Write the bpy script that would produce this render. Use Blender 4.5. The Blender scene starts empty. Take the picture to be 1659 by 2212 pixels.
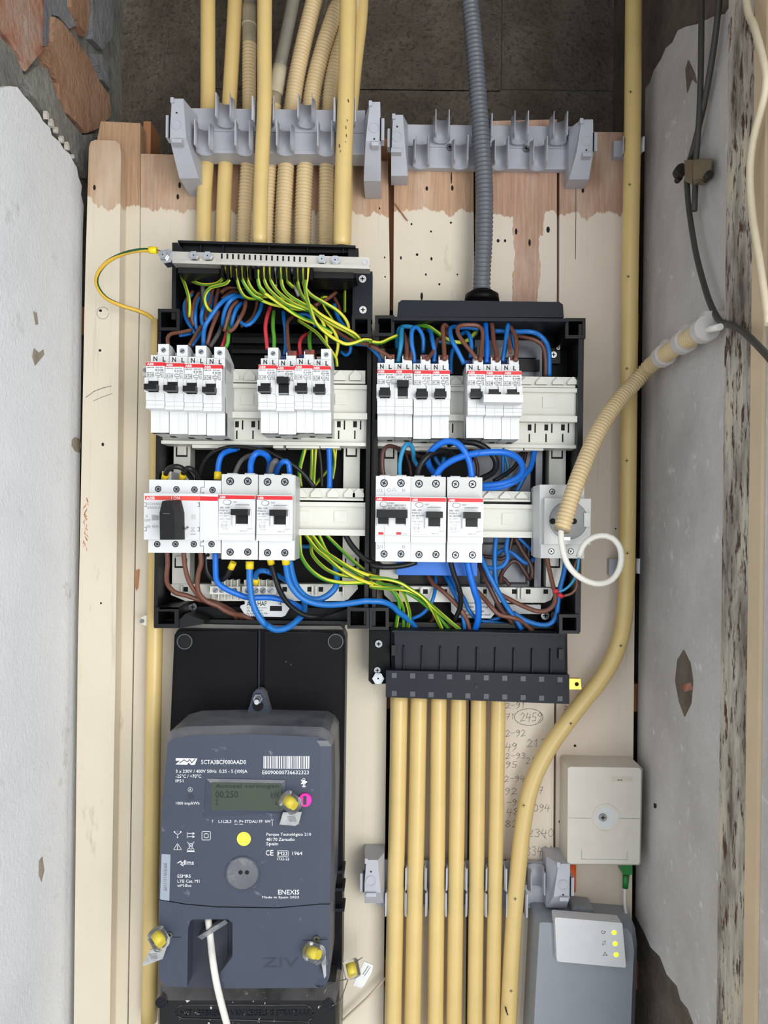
import bpy, bmesh, math, random
from mathutils import Vector, Matrix

# ------------------------------------------------------------------ camera, light, exposure
random.seed(7)
scene = bpy.context.scene
COL = scene.collection
F, CX, CY = 1671.0, 845.0, 1140.0        # focal length and principal point of the 1659 x 2212 frame
D0, CAMZ, ROLL = 0.85, 1.5, math.radians(0.7)
CAM = Vector((0, -D0, CAMZ))
cam_data = bpy.data.cameras.new('camera')
cam_data.sensor_fit = 'VERTICAL'
cam_data.sensor_height = 24.0
cam_data.lens = 24.0 * F / 2212.0
cam_data.shift_x = (829.5 - CX) / 2212.0
cam_data.shift_y = (CY - 1106.0) / 2212.0
cam_data.clip_start = 0.01
cam = bpy.data.objects.new('camera', cam_data)
cam.location = CAM
cam.rotation_euler = (math.radians(90), -ROLL, 0)
COL.objects.link(cam)
scene.camera = cam

world = bpy.data.worlds.new('world')
scene.world = world
world.use_nodes = True
wb = world.node_tree.nodes['Background']
wb.inputs[0].default_value = (0.86, 0.93, 1.0, 1)
wb.inputs[1].default_value = 1.5

def area(name, loc, target, sx, sy, power, color):
    l = bpy.data.lights.new(name, 'AREA')
    l.shape = 'RECTANGLE'; l.size = sx; l.size_y = sy; l.energy = power; l.color = color
    o = bpy.data.objects.new(name, l); COL.objects.link(o)
    o.location = loc
    o.rotation_euler = (Vector(target) - Vector(loc)).to_track_quat('-Z', 'Y').to_euler()
    return o
area('doorway_daylight', (0.88, -2.1, 1.25), (-0.1, 0, 1.25), 1.1, 1.6, 40, (1.0, 0.985, 0.95))

scene.view_settings.view_transform = 'Standard'
scene.view_settings.look = 'None'
scene.view_settings.gamma = 1.0
scene.view_settings.use_curve_mapping = False
scene.view_settings.exposure = -0.2

# ------------------------------------------------------------------ helpers
RV = Vector((math.cos(ROLL), 0, math.sin(ROLL)))
UV_ = Vector((-math.sin(ROLL), 0, math.cos(ROLL)))
def P(x, y, h=0.0):
    """Point h millimetres in front of the plank face seen at pixel x, y."""
    d = D0 - h / 1000.0
    return CAM + Vector((0, d, 0)) + (RV * (x - CX) - UV_ * (y - CY)) * (d / F)
def PX(x, y, c):
    """Point on the side wall plane X = c seen at pixel x, y."""
    d = Vector((0, 1, 0)) + (RV * (x - CX) - UV_ * (y - CY)) / F
    return CAM + d * (c / d.x)
def S(h): return F / (D0 * 1000.0 - h)
def MM(px, h): return px / S(h) / 1000.0
def lin(c):
    c = c / 255.0
    return c / 12.92 if c <= 0.04045 else ((c + 0.055) / 1.055) ** 2.4
def RGB(r, g, b): return (lin(r), lin(g), lin(b), 1)

_txt = {}
def text_geo(s, bold=0.0):
    key = (s, bold)
    if key in _txt: return _txt[key]
    cu = bpy.data.curves.new('t', 'FONT'); cu.body = s; cu.resolution_u = 2; cu.fill_mode = 'FRONT'; cu.offset = bold
    o = bpy.data.objects.new('t', cu); COL.objects.link(o)
    dg = bpy.context.evaluated_depsgraph_get()
    me = o.evaluated_get(dg).to_mesh()
    vs = [(v.co.x, v.co.y) for v in me.vertices]; fs = [tuple(p.vertices) for p in me.polygons]
    o.evaluated_get(dg).to_mesh_clear()
    bpy.data.objects.remove(o); bpy.data.curves.remove(cu)
    x0 = min(v[0] for v in vs); x1 = max(v[0] for v in vs); y0 = min(v[1] for v in vs); y1 = max(v[1] for v in vs)
    vs = [((v[0]-x0)/(x1-x0), (v[1]-y0)/(y1-y0)) for v in vs]
    _txt[key] = (vs, fs)
    return _txt[key]

class MB:
    def __init__(s):
        s.bm = bmesh.new(); s.uv = s.bm.loops.layers.uv.new('UVMap')
    def rings(s, rings, bev=0.0, seg=1, cap=True, smooth=False, bevedges=None):
        bm = s.bm; n = len(rings[0])
        vr = [[bm.verts.new(p) for p in r] for r in rings]
        fs = []
        for a, b in zip(vr[:-1], vr[1:]):
            for i in range(n):
                f = bm.faces.new((a[i], a[(i+1) % n], b[(i+1) % n], b[i])); f.smooth = smooth; fs.append(f)
        if cap:
            fs.append(bm.faces.new(vr[0][::-1])); fs.append(bm.faces.new(vr[-1]))
        if bev > 0:
            es = set()
            for f in fs:
                for e in f.edges:
                    if len(e.link_faces) == 2 and e.calc_face_angle(0) > 0.35: es.add(e)
            bmesh.ops.bevel(bm, geom=list(es), offset=bev, segments=seg, profile=0.6, affect='EDGES', clamp_overlap=True)
        return fs
    def loft(s, secs, bev=0.0, seg=1, smooth=False):
        """secs: list of (pixel points, h[, href])."""
        R = []
        for sec in secs:
            pts, h = sec[0], sec[1]; hr = sec[2] if len(sec) > 2 else h
            r = []
            for x, y in pts:
                p = P(x, y, hr); r.append(Vector((p.x, -h/1000.0, p.z)))
            R.append(r)
        s.rings(R, bev, seg, True, smooth); return s
    def prism(s, pts, h0, h1, bev=0.0, seg=1):
        return s.loft([(pts, h0, h1), (pts, h1, h1)], bev, seg)
    def rect(s, x0, y0, x1, y1, h0, h1, bev=0.0, seg=1, tilt=0.0):
        c = P((x0+x1)/2, (y0+y1)/2, h1); w = MM(abs(x1-x0), h1)/2; v = MM(abs(y1-y0), h1)/2
        ca, sa = math.cos(tilt), math.sin(tilt)
        q = [Vector((c.x + ca*a*w + sa*b*v, 0, c.z - sa*a*w + ca*b*v)) for a, b in ((-1,-1),(1,-1),(1,1),(-1,1))]
        s.rings([[Vector((p.x, -h0/1000, p.z)) for p in q], [Vector((p.x, -h1/1000, p.z)) for p in q]], bev, seg)
        return s
    def cyl(s, x, y, r, h0, h1, n=16, r0=None, bev=0.0, smooth=True):
        c = P(x, y, h1); R1 = MM(r, h1); R0 = MM(r0, h1) if r0 is not None else R1
        mk = lambda R, h: [Vector((c.x + R*math.cos(2*math.pi*i/n), -h/1000, c.z + R*math.sin(2*math.pi*i/n))) for i in range(n)]
        fs = s.rings([mk(R0, h0), mk(R1, h1)], 0, 1, True, smooth)
        for f in fs[-2:]: f.smooth = False
        return s
    def ring(s, x, y, r, rin, h0, h1, n=24):
        c = P(x, y, h1); R1 = MM(r, h1); R0 = MM(rin, h1)
        mk = lambda R, h: [Vector((c.x + R*math.cos(2*math.pi*i/n), -h/1000, c.z + R*math.sin(2*math.pi*i/n))) for i in range(n)]
        a, b, c2, d = mk(R1, h0), mk(R1, h1), mk(R0, h1), mk(R0, h0)
        s.rings([a, b, c2, d, a], 0, 1, False); bmesh.ops.remove_doubles(s.bm, verts=s.bm.verts, dist=1e-7)
        return s
    def wbox(s, p0, p1, bev=0.0, seg=1):
        x0,y0,z0 = p0; x1,y1,z1 = p1
        q = [(x0,z0),(x1,z0),(x1,z1),(x0,z1)]
        s.rings([[Vector((a,y0,b)) for a,b in q],[Vector((a,y1,b)) for a,b in q]], bev, seg); return s
    def extr(s, pts, vec, bev=0.0, seg=1):
        a = [Vector(p) for p in pts]; v = Vector(vec)
        s.rings([a, [p+v for p in a]], bev, seg); return s
    def tube(s, path, r, n=8, rfun=None, vs=1.0, cap=True):
        """path: world points; rfun(length) gives the local radius."""
        bm = s.bm; m = len(path)
        T = []
        for i in range(m):
            t = path[min(i+1, m-1)] - path[max(i-1, 0)]; T.append(t.normalized() if t.length > 1e-9 else Vector((0,0,1)))
        u = T[0].orthogonal().normalized()
        ref = Vector((0,-1,0)) - T[0]*Vector((0,-1,0)).dot(T[0])
        if ref.length > 0.2: u = ref.normalized()
        L = 0; prev = None; pl = 0; first = None
        for i in range(m):
            if i:
                L += (path[i]-path[i-1]).length
                u = (u - T[i]*u.dot(T[i])); u = u.normalized() if u.length > 1e-6 else T[i].orthogonal().normalized()
            w = T[i].cross(u); rr = rfun(L) if rfun else r
            ring = [bm.verts.new(path[i] + (u*math.cos(2*math.pi*k/n) + w*math.sin(2*math.pi*k/n))*rr) for k in range(n)]
            if prev:
                for k in range(n):
                    f = bm.faces.new((prev[k], prev[(k+1)%n], ring[(k+1)%n], ring[k])); f.smooth = True
                    for lp, (a, b) in zip(f.loops, ((k/n, pl), ((k+1)/n, pl), ((k+1)/n, L), (k/n, L))): lp[s.uv].uv = (a, b*vs)
            else: first = ring
            prev = ring; pl = L
        if cap:
            bm.faces.new(first[::-1]); bm.faces.new(prev)
        return s
    def text(s, t, x0, y0, x1, y1, h, rot=0.0, bold=0.008):
        vs, fs = text_geo(t, bold); cx, cy = (x0+x1)/2, (y0+y1)/2; ca, sa = math.cos(rot), math.sin(rot)
        bv = []
        for a, b in vs:
            x = x0 + a*(x1-x0) - cx; y = y1 + b*(y0-y1) - cy
            bv.append(s.bm.verts.new(P(cx + ca*x - sa*y, cy + sa*x + ca*y, h)))
        for f in fs:
            try: s.bm.faces.new([bv[i] for i in f])
            except ValueError: pass
        return s
    def quad(s, pts, h):
        s.bm.faces.new([s.bm.verts.new(P(x, y, h)) for x, y in pts]); return s
    def line(s, pts, w, h, closed=False):
        """flat pen stroke w pixels wide along pixel points."""
        q = list(pts) + ([pts[0]] if closed else [])
        for (ax, ay), (bx, by) in zip(q[:-1], q[1:]):
            l = math.hypot(bx-ax, by-ay) or 1e-6; dx, dy = (bx-ax)/l*w/2, (by-ay)/l*w/2
            s.quad([(ax-dx-dy, ay-dy+dx), (bx+dx-dy, by+dy+dx), (bx+dx+dy, by+dy-dx), (ax-dx+dy, ay-dy-dx)], h)
        return s

def spline(pts, step=0.004, sub=12):
    """Catmull-Rom through world points, resampled at about step metres."""
    if len(pts) == 2:
        d = []
        n = max(2, int((pts[1]-pts[0]).length/step))
        return [pts[0].lerp(pts[1], i/n) for i in range(n+1)]
    q = [pts[0]*2-pts[1]] + list(pts) + [pts[-1]*2-pts[-2]]
    out = []
    for i in range(1, len(q)-2):
        p0,p1,p2,p3 = q[i-1:i+3]
        k = max(2, int((p2-p1).length/step))
        for j in range(k):
            t = j/k
            out.append(0.5*((2*p1)+(p2-p0)*t+(2*p0-5*p1+4*p2-p3)*t*t+(3*p1-p0-3*p2+p3)*t**3))
    out.append(pts[-1].copy()); return out

def mesh_of(name, mb, off):
    bm = mb.bm
    bmesh.ops.recalc_face_normals(bm, faces=bm.faces[:])
    if off is not None: bmesh.ops.translate(bm, verts=bm.verts[:], vec=-off)
    me = bpy.data.meshes.new(name); bm.to_mesh(me); bm.free(); return me
BASE = {}
def setp(o, label=None, cat=None, group=None, kind=None):
    if label: o['label'] = label
    if cat: o['category'] = cat
    if group: o['group'] = group
    if kind: o['kind'] = kind
    return o
def thing(name, label, cat, base, group=None, kind=None):
    o = bpy.data.objects.new(name, None); COL.objects.link(o); o.location = base; o.empty_display_size = 0.01
    BASE[o.name] = Vector(base); return setp(o, label, cat, group, kind)
def part(name, mb, mat, parent, label=None, kind=None):
    off = BASE[parent.name]
    o = bpy.data.objects.new(name, mesh_of(name, mb, off)); COL.objects.link(o); o.parent = parent
    BASE[o.name] = off
    o.data.materials.append(mat); return setp(o, label, None, None, kind)
def single(name, mb, mat, label, cat, group=None, kind=None, base=None):
    if base is None:
        vs = [v.co for v in mb.bm.verts]
        base = Vector((sum(v.x for v in vs)/len(vs), max(v.y for v in vs), min(v.z for v in vs)))
    o = bpy.data.objects.new(name, mesh_of(name, mb, base)); COL.objects.link(o); o.location = base
    BASE[o.name] = Vector(base); o.data.materials.append(mat); return setp(o, label, cat, group, kind)
def copy_tree(o, parent=None):
    c = o.copy(); COL.objects.link(c); c.parent = parent
    for ch in list(o.children): copy_tree(ch, c)
    return c

# ------------------------------------------------------------------ materials
def nodes(name):
    m = bpy.data.materials.new(name); m.use_nodes = True
    nt = m.node_tree; return m, nt, nt.nodes['Principled BSDF']
def N(nt, t, **kw):
    n = nt.nodes.new(t)
    for k, v in kw.items(): setattr(n, k, v)
    return n
def noise(nt, scale, stretch=(1,1,1), detail=4, rough=0.55, pos=False):
    if pos:
        g = N(nt, 'ShaderNodeNewGeometry'); src = g.outputs['Position']
    else:
        g = N(nt, 'ShaderNodeTexCoord'); src = g.outputs['Object']
    mp = N(nt, 'ShaderNodeMapping'); mp.inputs['Scale'].default_value = stretch
    nt.links.new(src, mp.inputs['Vector'])
    n = N(nt, 'ShaderNodeTexNoise'); n.inputs['Scale'].default_value = scale
    n.inputs['Detail'].default_value = detail; n.inputs['Roughness'].default_value = rough
    nt.links.new(mp.outputs[0], n.inputs['Vector']); return n.outputs['Fac']
def ramp(nt, fac, stops):
    r = N(nt, 'ShaderNodeValToRGB'); e = r.color_ramp.elements
    while len(e) < len(stops): e.new(0.5)
    for i, (p, c) in enumerate(stops): e[i].position = p; e[i].color = c if len(c) == 4 else (*c, 1)
    nt.links.new(fac, r.inputs[0]); return r.outputs[0]
def mixc(nt, fac, a, b):
    m = N(nt, 'ShaderNodeMix', data_type='RGBA')
    for s, v in ((m.inputs[0], fac), (m.inputs[6], a), (m.inputs[7], b)):
        if isinstance(v, (int, float)): s.default_value = v
        elif isinstance(v, tuple): s.default_value = v
        else: nt.links.new(v, s)
    return m.outputs[2]
def mth(nt, op, a, b=None, c=None):
    m = N(nt, 'ShaderNodeMath', operation=op)
    for s, v in zip(m.inputs, (a, b, c)):
        if v is None: continue
        if isinstance(v, (int, float)): s.default_value = v
        else: nt.links.new(v, s)
    return m.outputs[0]
def bump(nt, bs, fac, strength, dist=0.002):
    b = N(nt, 'ShaderNodeBump'); b.inputs['Strength'].default_value = strength; b.inputs['Distance'].default_value = dist
    nt.links.new(fac, b.inputs['Height']); nt.links.new(b.outputs[0], bs.inputs['Normal'])
def sc(c, k): return (min(1, c[0]*k), min(1, c[1]*k), min(1, c[2]*k), 1)
def mat(name, c, rough=0.45, metal=0.0, var=0.08, vs=60.0, bmp=0.0, bs_=900.0, spec=0.5, dust=None, stretch=(1,1,1), trans=0.0, emit=0.0, settled=None):
    m, nt, b = nodes(name)
    b.inputs['Roughness'].default_value = rough; b.inputs['Metallic'].default_value = metal
    b.inputs['Specular IOR Level'].default_value = spec
    col = ramp(nt, noise(nt, vs, stretch), [(0.3, sc(c, 1-var)), (0.7, sc(c, 1+var))])
    if dust:
        dc, lo, hi, ds = dust
        col = mixc(nt, ramp(nt, noise(nt, ds, detail=6, rough=0.65, pos=True), [(lo, (0,0,0,1)), (hi, (1,1,1,1))]), col, dc)
    if settled:
        g = N(nt, 'ShaderNodeNewGeometry'); sp = N(nt, 'ShaderNodeSeparateXYZ'); nt.links.new(g.outputs['True Normal'], sp.inputs[0])
        k = mth(nt, 'MULTIPLY', mth(nt, 'GREATER_THAN', sp.outputs[2], 0.2), ramp(nt, noise(nt, 30.0, detail=6, pos=True), [(0.28, (0.25,0.25,0.25,1)), (0.6, (0.95,0.95,0.95,1))]))
        col = mixc(nt, k, col, settled)
    nt.links.new(col, b.inputs['Base Color'])
    if trans: b.inputs['Transmission Weight'].default_value = trans
    if emit:
        b.inputs['Emission Color'].default_value = c; b.inputs['Emission Strength'].default_value = emit
    if bmp: bump(nt, b, noise(nt, bs_, stretch), bmp, 0.001)
    return m
M = {}
M['sheen_grey'] = mat('charcoal_with_sheen', RGB(66,69,76), 0.45)  # charcoal lightened: reflected light on knockouts and hole rims put into the colour
M['pvc'] = mat('yellow_pvc', RGB(216,188,124), 0.32, var=0.05, vs=25, bmp=0.05, bs_=700)
M['flex'] = mat('cream_corrugated', RGB(212,188,144), 0.5, var=0.05)
M['flexcap'] = mat('flex_wall_clip', RGB(205,200,195), 0.35)
M['greyflex'] = mat('grey_corrugated', RGB(98,102,108), 0.45)
M['greypipe'] = mat('grey_pipe', RGB(128,124,112), 0.5)
M['sleeve'] = mat('cream_sleeve', RGB(196,186,158), 0.5)
M['sleeve2'] = mat('taupe_sleeve', RGB(160,148,122), 0.5)
M['clip'] = mat('grey_clip', RGB(178,180,188), 0.42, var=0.04)
M['black'] = mat('black_plastic', RGB(17,17,19), 0.42, var=0.15, bmp=0.08, bs_=1500, spec=0.3)
M['black_shade'] = mat('black_plastic_shaded', RGB(8,8,9), 0.5, var=0.2, spec=0.15)  # black plastic with the shade inside the boards put into its colour
M['duct'] = mat('charcoal_plastic', RGB(27,30,38), 0.42, var=0.06, bmp=0.15, bs_=1800, spec=0.2)
M['hole'] = mat('dark_hole', RGB(8,8,8), 0.8)
M['white'] = mat('white_plastic', RGB(222,223,223), 0.38, var=0.02)
M['grey_w'] = mat('light_grey_plastic', RGB(205,206,203), 0.4, var=0.03)
M['cream'] = mat('ivory_plastic', RGB(224,222,212), 0.42, var=0.03)
M['red'] = mat('red_band', RGB(214,28,36), 0.4, var=0.02)
M['orangered'] = mat('orange_red_band', RGB(228,70,55), 0.4, var=0.02)
M['toggle'] = mat('toggle_black', RGB(12,12,14), 0.4, var=0.1, spec=0.3)
M['knob'] = mat('knob_black', RGB(24,24,26), 0.6, var=0.15, bmp=0.1, spec=0.25)
M['ink'] = mat('black_ink', RGB(30,30,30), 0.6)
M['inkg'] = mat('grey_ink', RGB(165,165,168), 0.6)
M['inkd'] = mat('dark_grey_ink', RGB(105,105,108), 0.6)
M['pencil'] = mat('pencil', RGB(128,122,118), 0.7, var=0.25, vs=80)
M['inkw'] = mat('white_ink', RGB(222,222,222), 0.6)
M['seam'] = mat('seam', RGB(150,150,150), 0.6)
M['steel'] = mat('zinc_steel', RGB(190,192,195), 0.28, metal=1.0, var=0.15, vs=200)
M['plate'] = mat('dull_steel', RGB(96,98,102), 0.42, metal=0.75, var=0.35, vs=30, stretch=(1,1,0.3))
M['screw'] = mat('screw_steel', RGB(150,152,155), 0.3, metal=1.0, var=0.2, vs=300)
M['bar'] = mat('tinned_bar', RGB(205,200,190), 0.4, metal=0.7, var=0.08)
M['brass'] = mat('brass', RGB(212,175,80), 0.3, metal=1.0)
M['lug'] = mat('brown_lug', RGB(135,50,32), 0.4)
M['bluelug'] = mat('blue_lug', RGB(20,50,120), 0.4)
M['bluestrip'] = mat('blue_strip', RGB(40,110,205), 0.5, var=0.03)
M['blue'] = mat('blue_wire', RGB(24,108,186), 0.4, var=0.06, vs=200)
M['blue2'] = mat('bright_blue_wire', RGB(14,104,205), 0.38, var=0.04)
M['teal'] = mat('light_blue_wire', RGB(38,132,178), 0.4, var=0.06)
M['brown'] = mat('brown_wire', RGB(112,70,54), 0.42, var=0.08, vs=200)
M['dbrown'] = mat('dark_brown_wire', RGB(78,48,42), 0.4, var=0.08)
M['blk'] = mat('black_wire', RGB(20,20,22), 0.38, var=0.1, spec=0.4)
M['gry'] = mat('grey_wire', RGB(92,90,90), 0.45)
M['redw'] = mat('red_wire', RGB(205,58,68), 0.4)
M['green'] = mat('green_wire', RGB(88,158,48), 0.42)
M['whitew'] = mat('white_wire', RGB(215,213,208), 0.42)
M['cable'] = mat('white_cable', RGB(226,222,212), 0.42, var=0.03)
M['darkcable'] = mat('grey_black_cable', RGB(62,60,56), 0.55, var=0.12)
M['creamcable'] = mat('cream_cable', RGB(196,182,155), 0.5)
M['ferrule'] = mat('yellow_ferrule', RGB(238,205,25), 0.4)
M['redferrule'] = mat('red_ferrule', RGB(195,30,45), 0.4)
M['yellowcrimp'] = mat('yellow_crimp', RGB(245,215,20), 0.35)
def gy_mat(name, g, y, a, b):
    m, nt, bs = nodes(name)
    t = N(nt, 'ShaderNodeUVMap'); sp = N(nt, 'ShaderNodeSeparateXYZ'); nt.links.new(t.outputs[0], sp.inputs[0])
    u = mth(nt, 'FRACT', mth(nt, 'ADD', sp.outputs[0], mth(nt, 'MULTIPLY', mth(nt, 'SINE', mth(nt, 'MULTIPLY', sp.outputs[1], 55.0)), 0.11)))
    k = mth(nt, 'MULTIPLY', mth(nt, 'GREATER_THAN', u, a), mth(nt, 'LESS_THAN', u, b))
    k2 = mth(nt, 'MULTIPLY', mth(nt, 'GREATER_THAN', u, a+0.5-0.14), mth(nt, 'LESS_THAN', u, b+0.5-0.14))
    nt.links.new(mixc(nt, mth(nt, 'MAXIMUM', k, k2), y, g), bs.inputs['Base Color'])
    bs.inputs['Roughness'].default_value = 0.4
    return m
M['gy'] = gy_mat('green_yellow_wire', RGB(78,132,20), RGB(222,212,60), 0.02, 0.24)
M['gyg'] = gy_mat('mostly_green_yellow_wire', RGB(66,138,28), RGB(212,214,60), 0.0, 0.36)
M['gyo'] = gy_mat('earth_lead', RGB(20,88,40), RGB(226,180,60), 0.02, 0.30)
M['meter'] = mat('meter_grey_blue', RGB(62,68,83), 0.42, var=0.05, vs=20, dust=(RGB(140,142,150), 0.64, 0.80, 70.0), bmp=0.05, settled=RGB(122,122,124), spec=0.4)
M['meterdust'] = mat('dusty_meter_top', RGB(98,100,106), 0.7, var=0.15, vs=40, dust=(RGB(150,148,146), 0.5, 0.7, 60.0))
M['meterd'] = mat('meter_dark_recess', RGB(48,52,64), 0.5)
M['board'] = mat('meter_board_black', RGB(16,15,17), 0.4, var=0.25, vs=20, dust=(RGB(110,108,108), 0.70, 0.76, 130.0), settled=RGB(110,106,102), spec=0.12)
M['boarddust'] = mat('board_dust', RGB(105,102,98), 0.85, var=0.2, vs=50)
M['tcover'] = mat('terminal_cover_black', RGB(16,15,18), 0.3, var=0.3, vs=15, dust=(RGB(225,225,225), 0.645, 0.665, 170.0), settled=RGB(92,90,90), spec=0.4)
M['tcoverdust'] = mat('terminal_cover_dusty', RGB(84,82,82), 0.6, var=0.3, vs=30, dust=(RGB(225,225,225), 0.68, 0.70, 190.0))
M['lcd'] = mat('lcd_green_grey', RGB(58,66,52), 0.2, var=0.1, vs=15)
M['lcdt'] = mat('lcd_segments', RGB(22,26,22), 0.4)
M['pink'] = mat('pink_button', RGB(235,40,165), 0.4)
M['dotyellow'] = mat('yellow_sticker', RGB(245,240,70), 0.5)
M['sticker'] = mat('pale_sticker', RGB(150,158,170), 0.5)
M['sealy'] = mat('yellow_seal_core', RGB(240,215,20), 0.35)
M['tag'] = mat('silver_tag', RGB(165,166,166), 0.4, var=0.2, vs=120)
M['tagw'] = mat('white_tag', RGB(220,220,218), 0.45)
M['fbox'] = mat('fibre_box_white', RGB(212,205,193), 0.5, var=0.03, bmp=0.08, bs_=1500)
M['modem'] = mat('modem_grey', RGB(142,147,154), 0.4, var=0.03)
M['modemw'] = mat('modem_white', RGB(214,214,214), 0.4, var=0.03)
M['led'] = mat('led_green', RGB(205,255,30), 0.3, emit=3.0)
M['gconn'] = mat('green_connector', RGB(30,120,50), 0.4)
M['orange'] = mat('orange_tube', RGB(232,95,28), 0.45)
M['clamp'] = mat('bronze_clamp', RGB(128,116,92), 0.45, metal=0.4, var=0.15)
M['clampd'] = mat('clamp_bolt', RGB(52,48,44), 0.5, metal=0.5)
M['nail'] = mat('nail', RGB(140,140,142), 0.4, metal=0.8)
M['chalk'] = mat('red_chalk', RGB(196,112,92), 0.9, var=0.3)
M['crumb'] = mat('plaster_crumb', RGB(205,198,188), 0.9)
def clear_mat():
    m, nt, b = nodes('clear_plastic')
    b.inputs['Base Color'].default_value = (0.9,0.9,0.88,1); b.inputs['Roughness'].default_value = 0.12
    b.inputs['Transmission Weight'].default_value = 0.95; b.inputs['IOR'].default_value = 1.2
    return m
M['clear'] = clear_mat()

# ---- setting materials
def plank_mat(name, seed, zb, paint, raw, dirt, streaks=()):
    m, nt, b = nodes(name)
    g = N(nt, 'ShaderNodeNewGeometry'); sp = N(nt, 'ShaderNodeSeparateXYZ'); nt.links.new(g.outputs['Position'], sp.inputs[0])
    x, z = sp.outputs[0], sp.outputs[2]
    grain = noise(nt, 14+seed, (9,9,0.45), 6, 0.6, True)
    fine = noise(nt, 60, (8,8,0.35), 4, 0.6, True)
    rc = ramp(nt, grain, [(0.25, sc(raw, 0.72)), (0.5, raw), (0.75, sc(raw, 1.18))])
    rc = mixc(nt, ramp(nt, fine, [(0.42, (0,0,0,1)), (0.62, (0.55,0.55,0.55,1))]), rc, sc(raw, 0.62))
    rc = mixc(nt, ramp(nt, noise(nt, 9+seed, (1.5,1,0.5), 5, 0.6, True), [(0.5, (0,0,0,1)), (0.7, (0.5,0.5,0.5,1))]), rc, RGB(222,206,186))
    blot = noise(nt, 6+seed*0.3, (1,1,0.6), 4, 0.6, True)
    pc = ramp(nt, blot, [(0.3, sc(paint, 0.93)), (0.7, sc(paint, 1.05))])
    pc = mixc(nt, ramp(nt, grain, [(0.62, (0,0,0,1)), (0.8, (0.5,0.5,0.5,1))]), pc, dirt)
    pc = mixc(nt, ramp(nt, noise(nt, 40, (1,1,0.3), 6, 0.7, True), [(0.63, (0,0,0,1)), (0.76, (0.7,0.7,0.7,1))]), pc, dirt)
    edge = mth(nt, 'ADD', z, mth(nt, 'MULTIPLY', mth(nt, 'SUBTRACT', noise(nt, 28, (1.6,1,0.35), 5, 0.6, True), 0.5), 0.05))
    k = mth(nt, 'MULTIPLY_ADD', mth(nt, 'SUBTRACT', edge, zb), 700.0, 0.5)
    k.node.use_clamp = True
    for (x0, w, z0) in streaks:
        xx = mth(nt, 'ADD', x, mth(nt, 'MULTIPLY', mth(nt, 'SUBTRACT', noise(nt, 45, (1,1,0.5), 4, 0.6, True), 0.5), 0.016))
        a = mth(nt, 'LESS_THAN', mth(nt, 'ABSOLUTE', mth(nt, 'SUBTRACT', xx, x0)), w)
        k = mth(nt, 'MAXIMUM', k, mth(nt, 'MULTIPLY', a, mth(nt, 'GREATER_THAN', z, z0)))
    nt.links.new(mixc(nt, k, pc, rc), b.inputs['Base Color'])
    b.inputs['Roughness'].default_value = 0.6
    bump(nt, b, mth(nt, 'ADD', grain, mth(nt, 'MULTIPLY', noise(nt, 300, (1,1,0.3), 3, 0.6, True), 0.4)), 0.25, 0.001)
    return m
def rough_mat(name, stops, scale, bscale, bstr, bdist=0.004, fine=None, rough=0.9, stretch=(1,1,1)):
    m, nt, b = nodes(name)
    col = ramp(nt, noise(nt, scale, stretch, 8, 0.62, True), stops)
    if fine:
        fc, lo, hi, fs = fine
        col = mixc(nt, ramp(nt, noise(nt, fs, stretch, 6, 0.7, True), [(lo, (0,0,0,1)), (hi, (1,1,1,1))]), col, fc)
    nt.links.new(col, b.inputs['Base Color']); b.inputs['Roughness'].default_value = rough
    bump(nt, b, noise(nt, bscale, stretch, 8, 0.65, True), bstr, bdist); return m
M['plaster_l'] = rough_mat('white_plaster', [(0.3, RGB(232,234,237)), (0.5, RGB(242,243,246)), (0.7, RGB(247,248,250))], 7, 260, 0.6, 0.003, (RGB(196,192,184), 0.62, 0.8, 24))
M['plaster_e'] = rough_mat('plaster_core', [(0.3, RGB(150,138,120)), (0.7, RGB(190,178,160))], 40, 200, 0.8)
M['plaster_r'] = rough_mat('grey_plaster', [(0.3, RGB(178,173,169)), (0.5, RGB(194,190,186)), (0.7, RGB(206,202,199))], 9, 240, 0.5, 0.003, (RGB(226,224,221), 0.60, 0.72, 60))
M['mortar'] = rough_mat('grey_mortar', [(0.3, RGB(118,116,110)), (0.7, RGB(168,165,158))], 22, 60, 1.0, 0.012)
M['render_r'] = rough_mat('bare_brown_render', [(0.3, RGB(88,78,68)), (0.7, RGB(128,116,102))], 30, 190, 0.9, 0.004)
M['brick_red'] = rough_mat('red_brick', [(0.34, RGB(188,98,68)), (0.5, RGB(206,158,134)), (0.75, RGB(214,192,176))], 20, 70, 1.0, 0.012)
M['brick_orange'] = rough_mat('orange_brick', [(0.3, RGB(176,130,100)), (0.7, RGB(206,164,132))], 16, 60, 1.0, 0.012, (RGB(140,132,122), 0.6, 0.75, 20))
M['stone'] = rough_mat('blue_grey_mortar', [(0.3, RGB(122,122,126)), (0.7, RGB(164,164,168))], 18, 50, 1.0, 0.012)
M['block'] = rough_mat('concrete_block', [(0.3, RGB(128,116,102)), (0.5, RGB(158,146,131)), (0.72, RGB(184,173,158))], 12, 190, 1.0, 0.016, (RGB(84,76,66), 0.5, 0.75, 190))
M['joint'] = rough_mat('concrete_joint', [(0.3, RGB(96,89,79)), (0.7, RGB(124,116,104))], 18, 200, 0.9, 0.004)
M['flaky'] = rough_mat('flaking_painted_wood', [(0.3, RGB(88,80,72)), (0.42, RGB(150,142,130)), (0.56, RGB(196,190,174)), (0.7, RGB(222,200,168))], 40, 160, 0.9, 0.003, (RGB(78,52,42), 0.53, 0.60, 130), 0.8, (1,1,0.3))
M['beige'] = mat('beige_paint', RGB(205,182,150), 0.55, var=0.08, vs=15, bmp=0.1, bs_=200)
M['ceiling'] = rough_mat('ceiling_boards', [(0.3, RGB(120,110,98)), (0.7, RGB(150,140,126))], 10, 60, 0.4)
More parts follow.
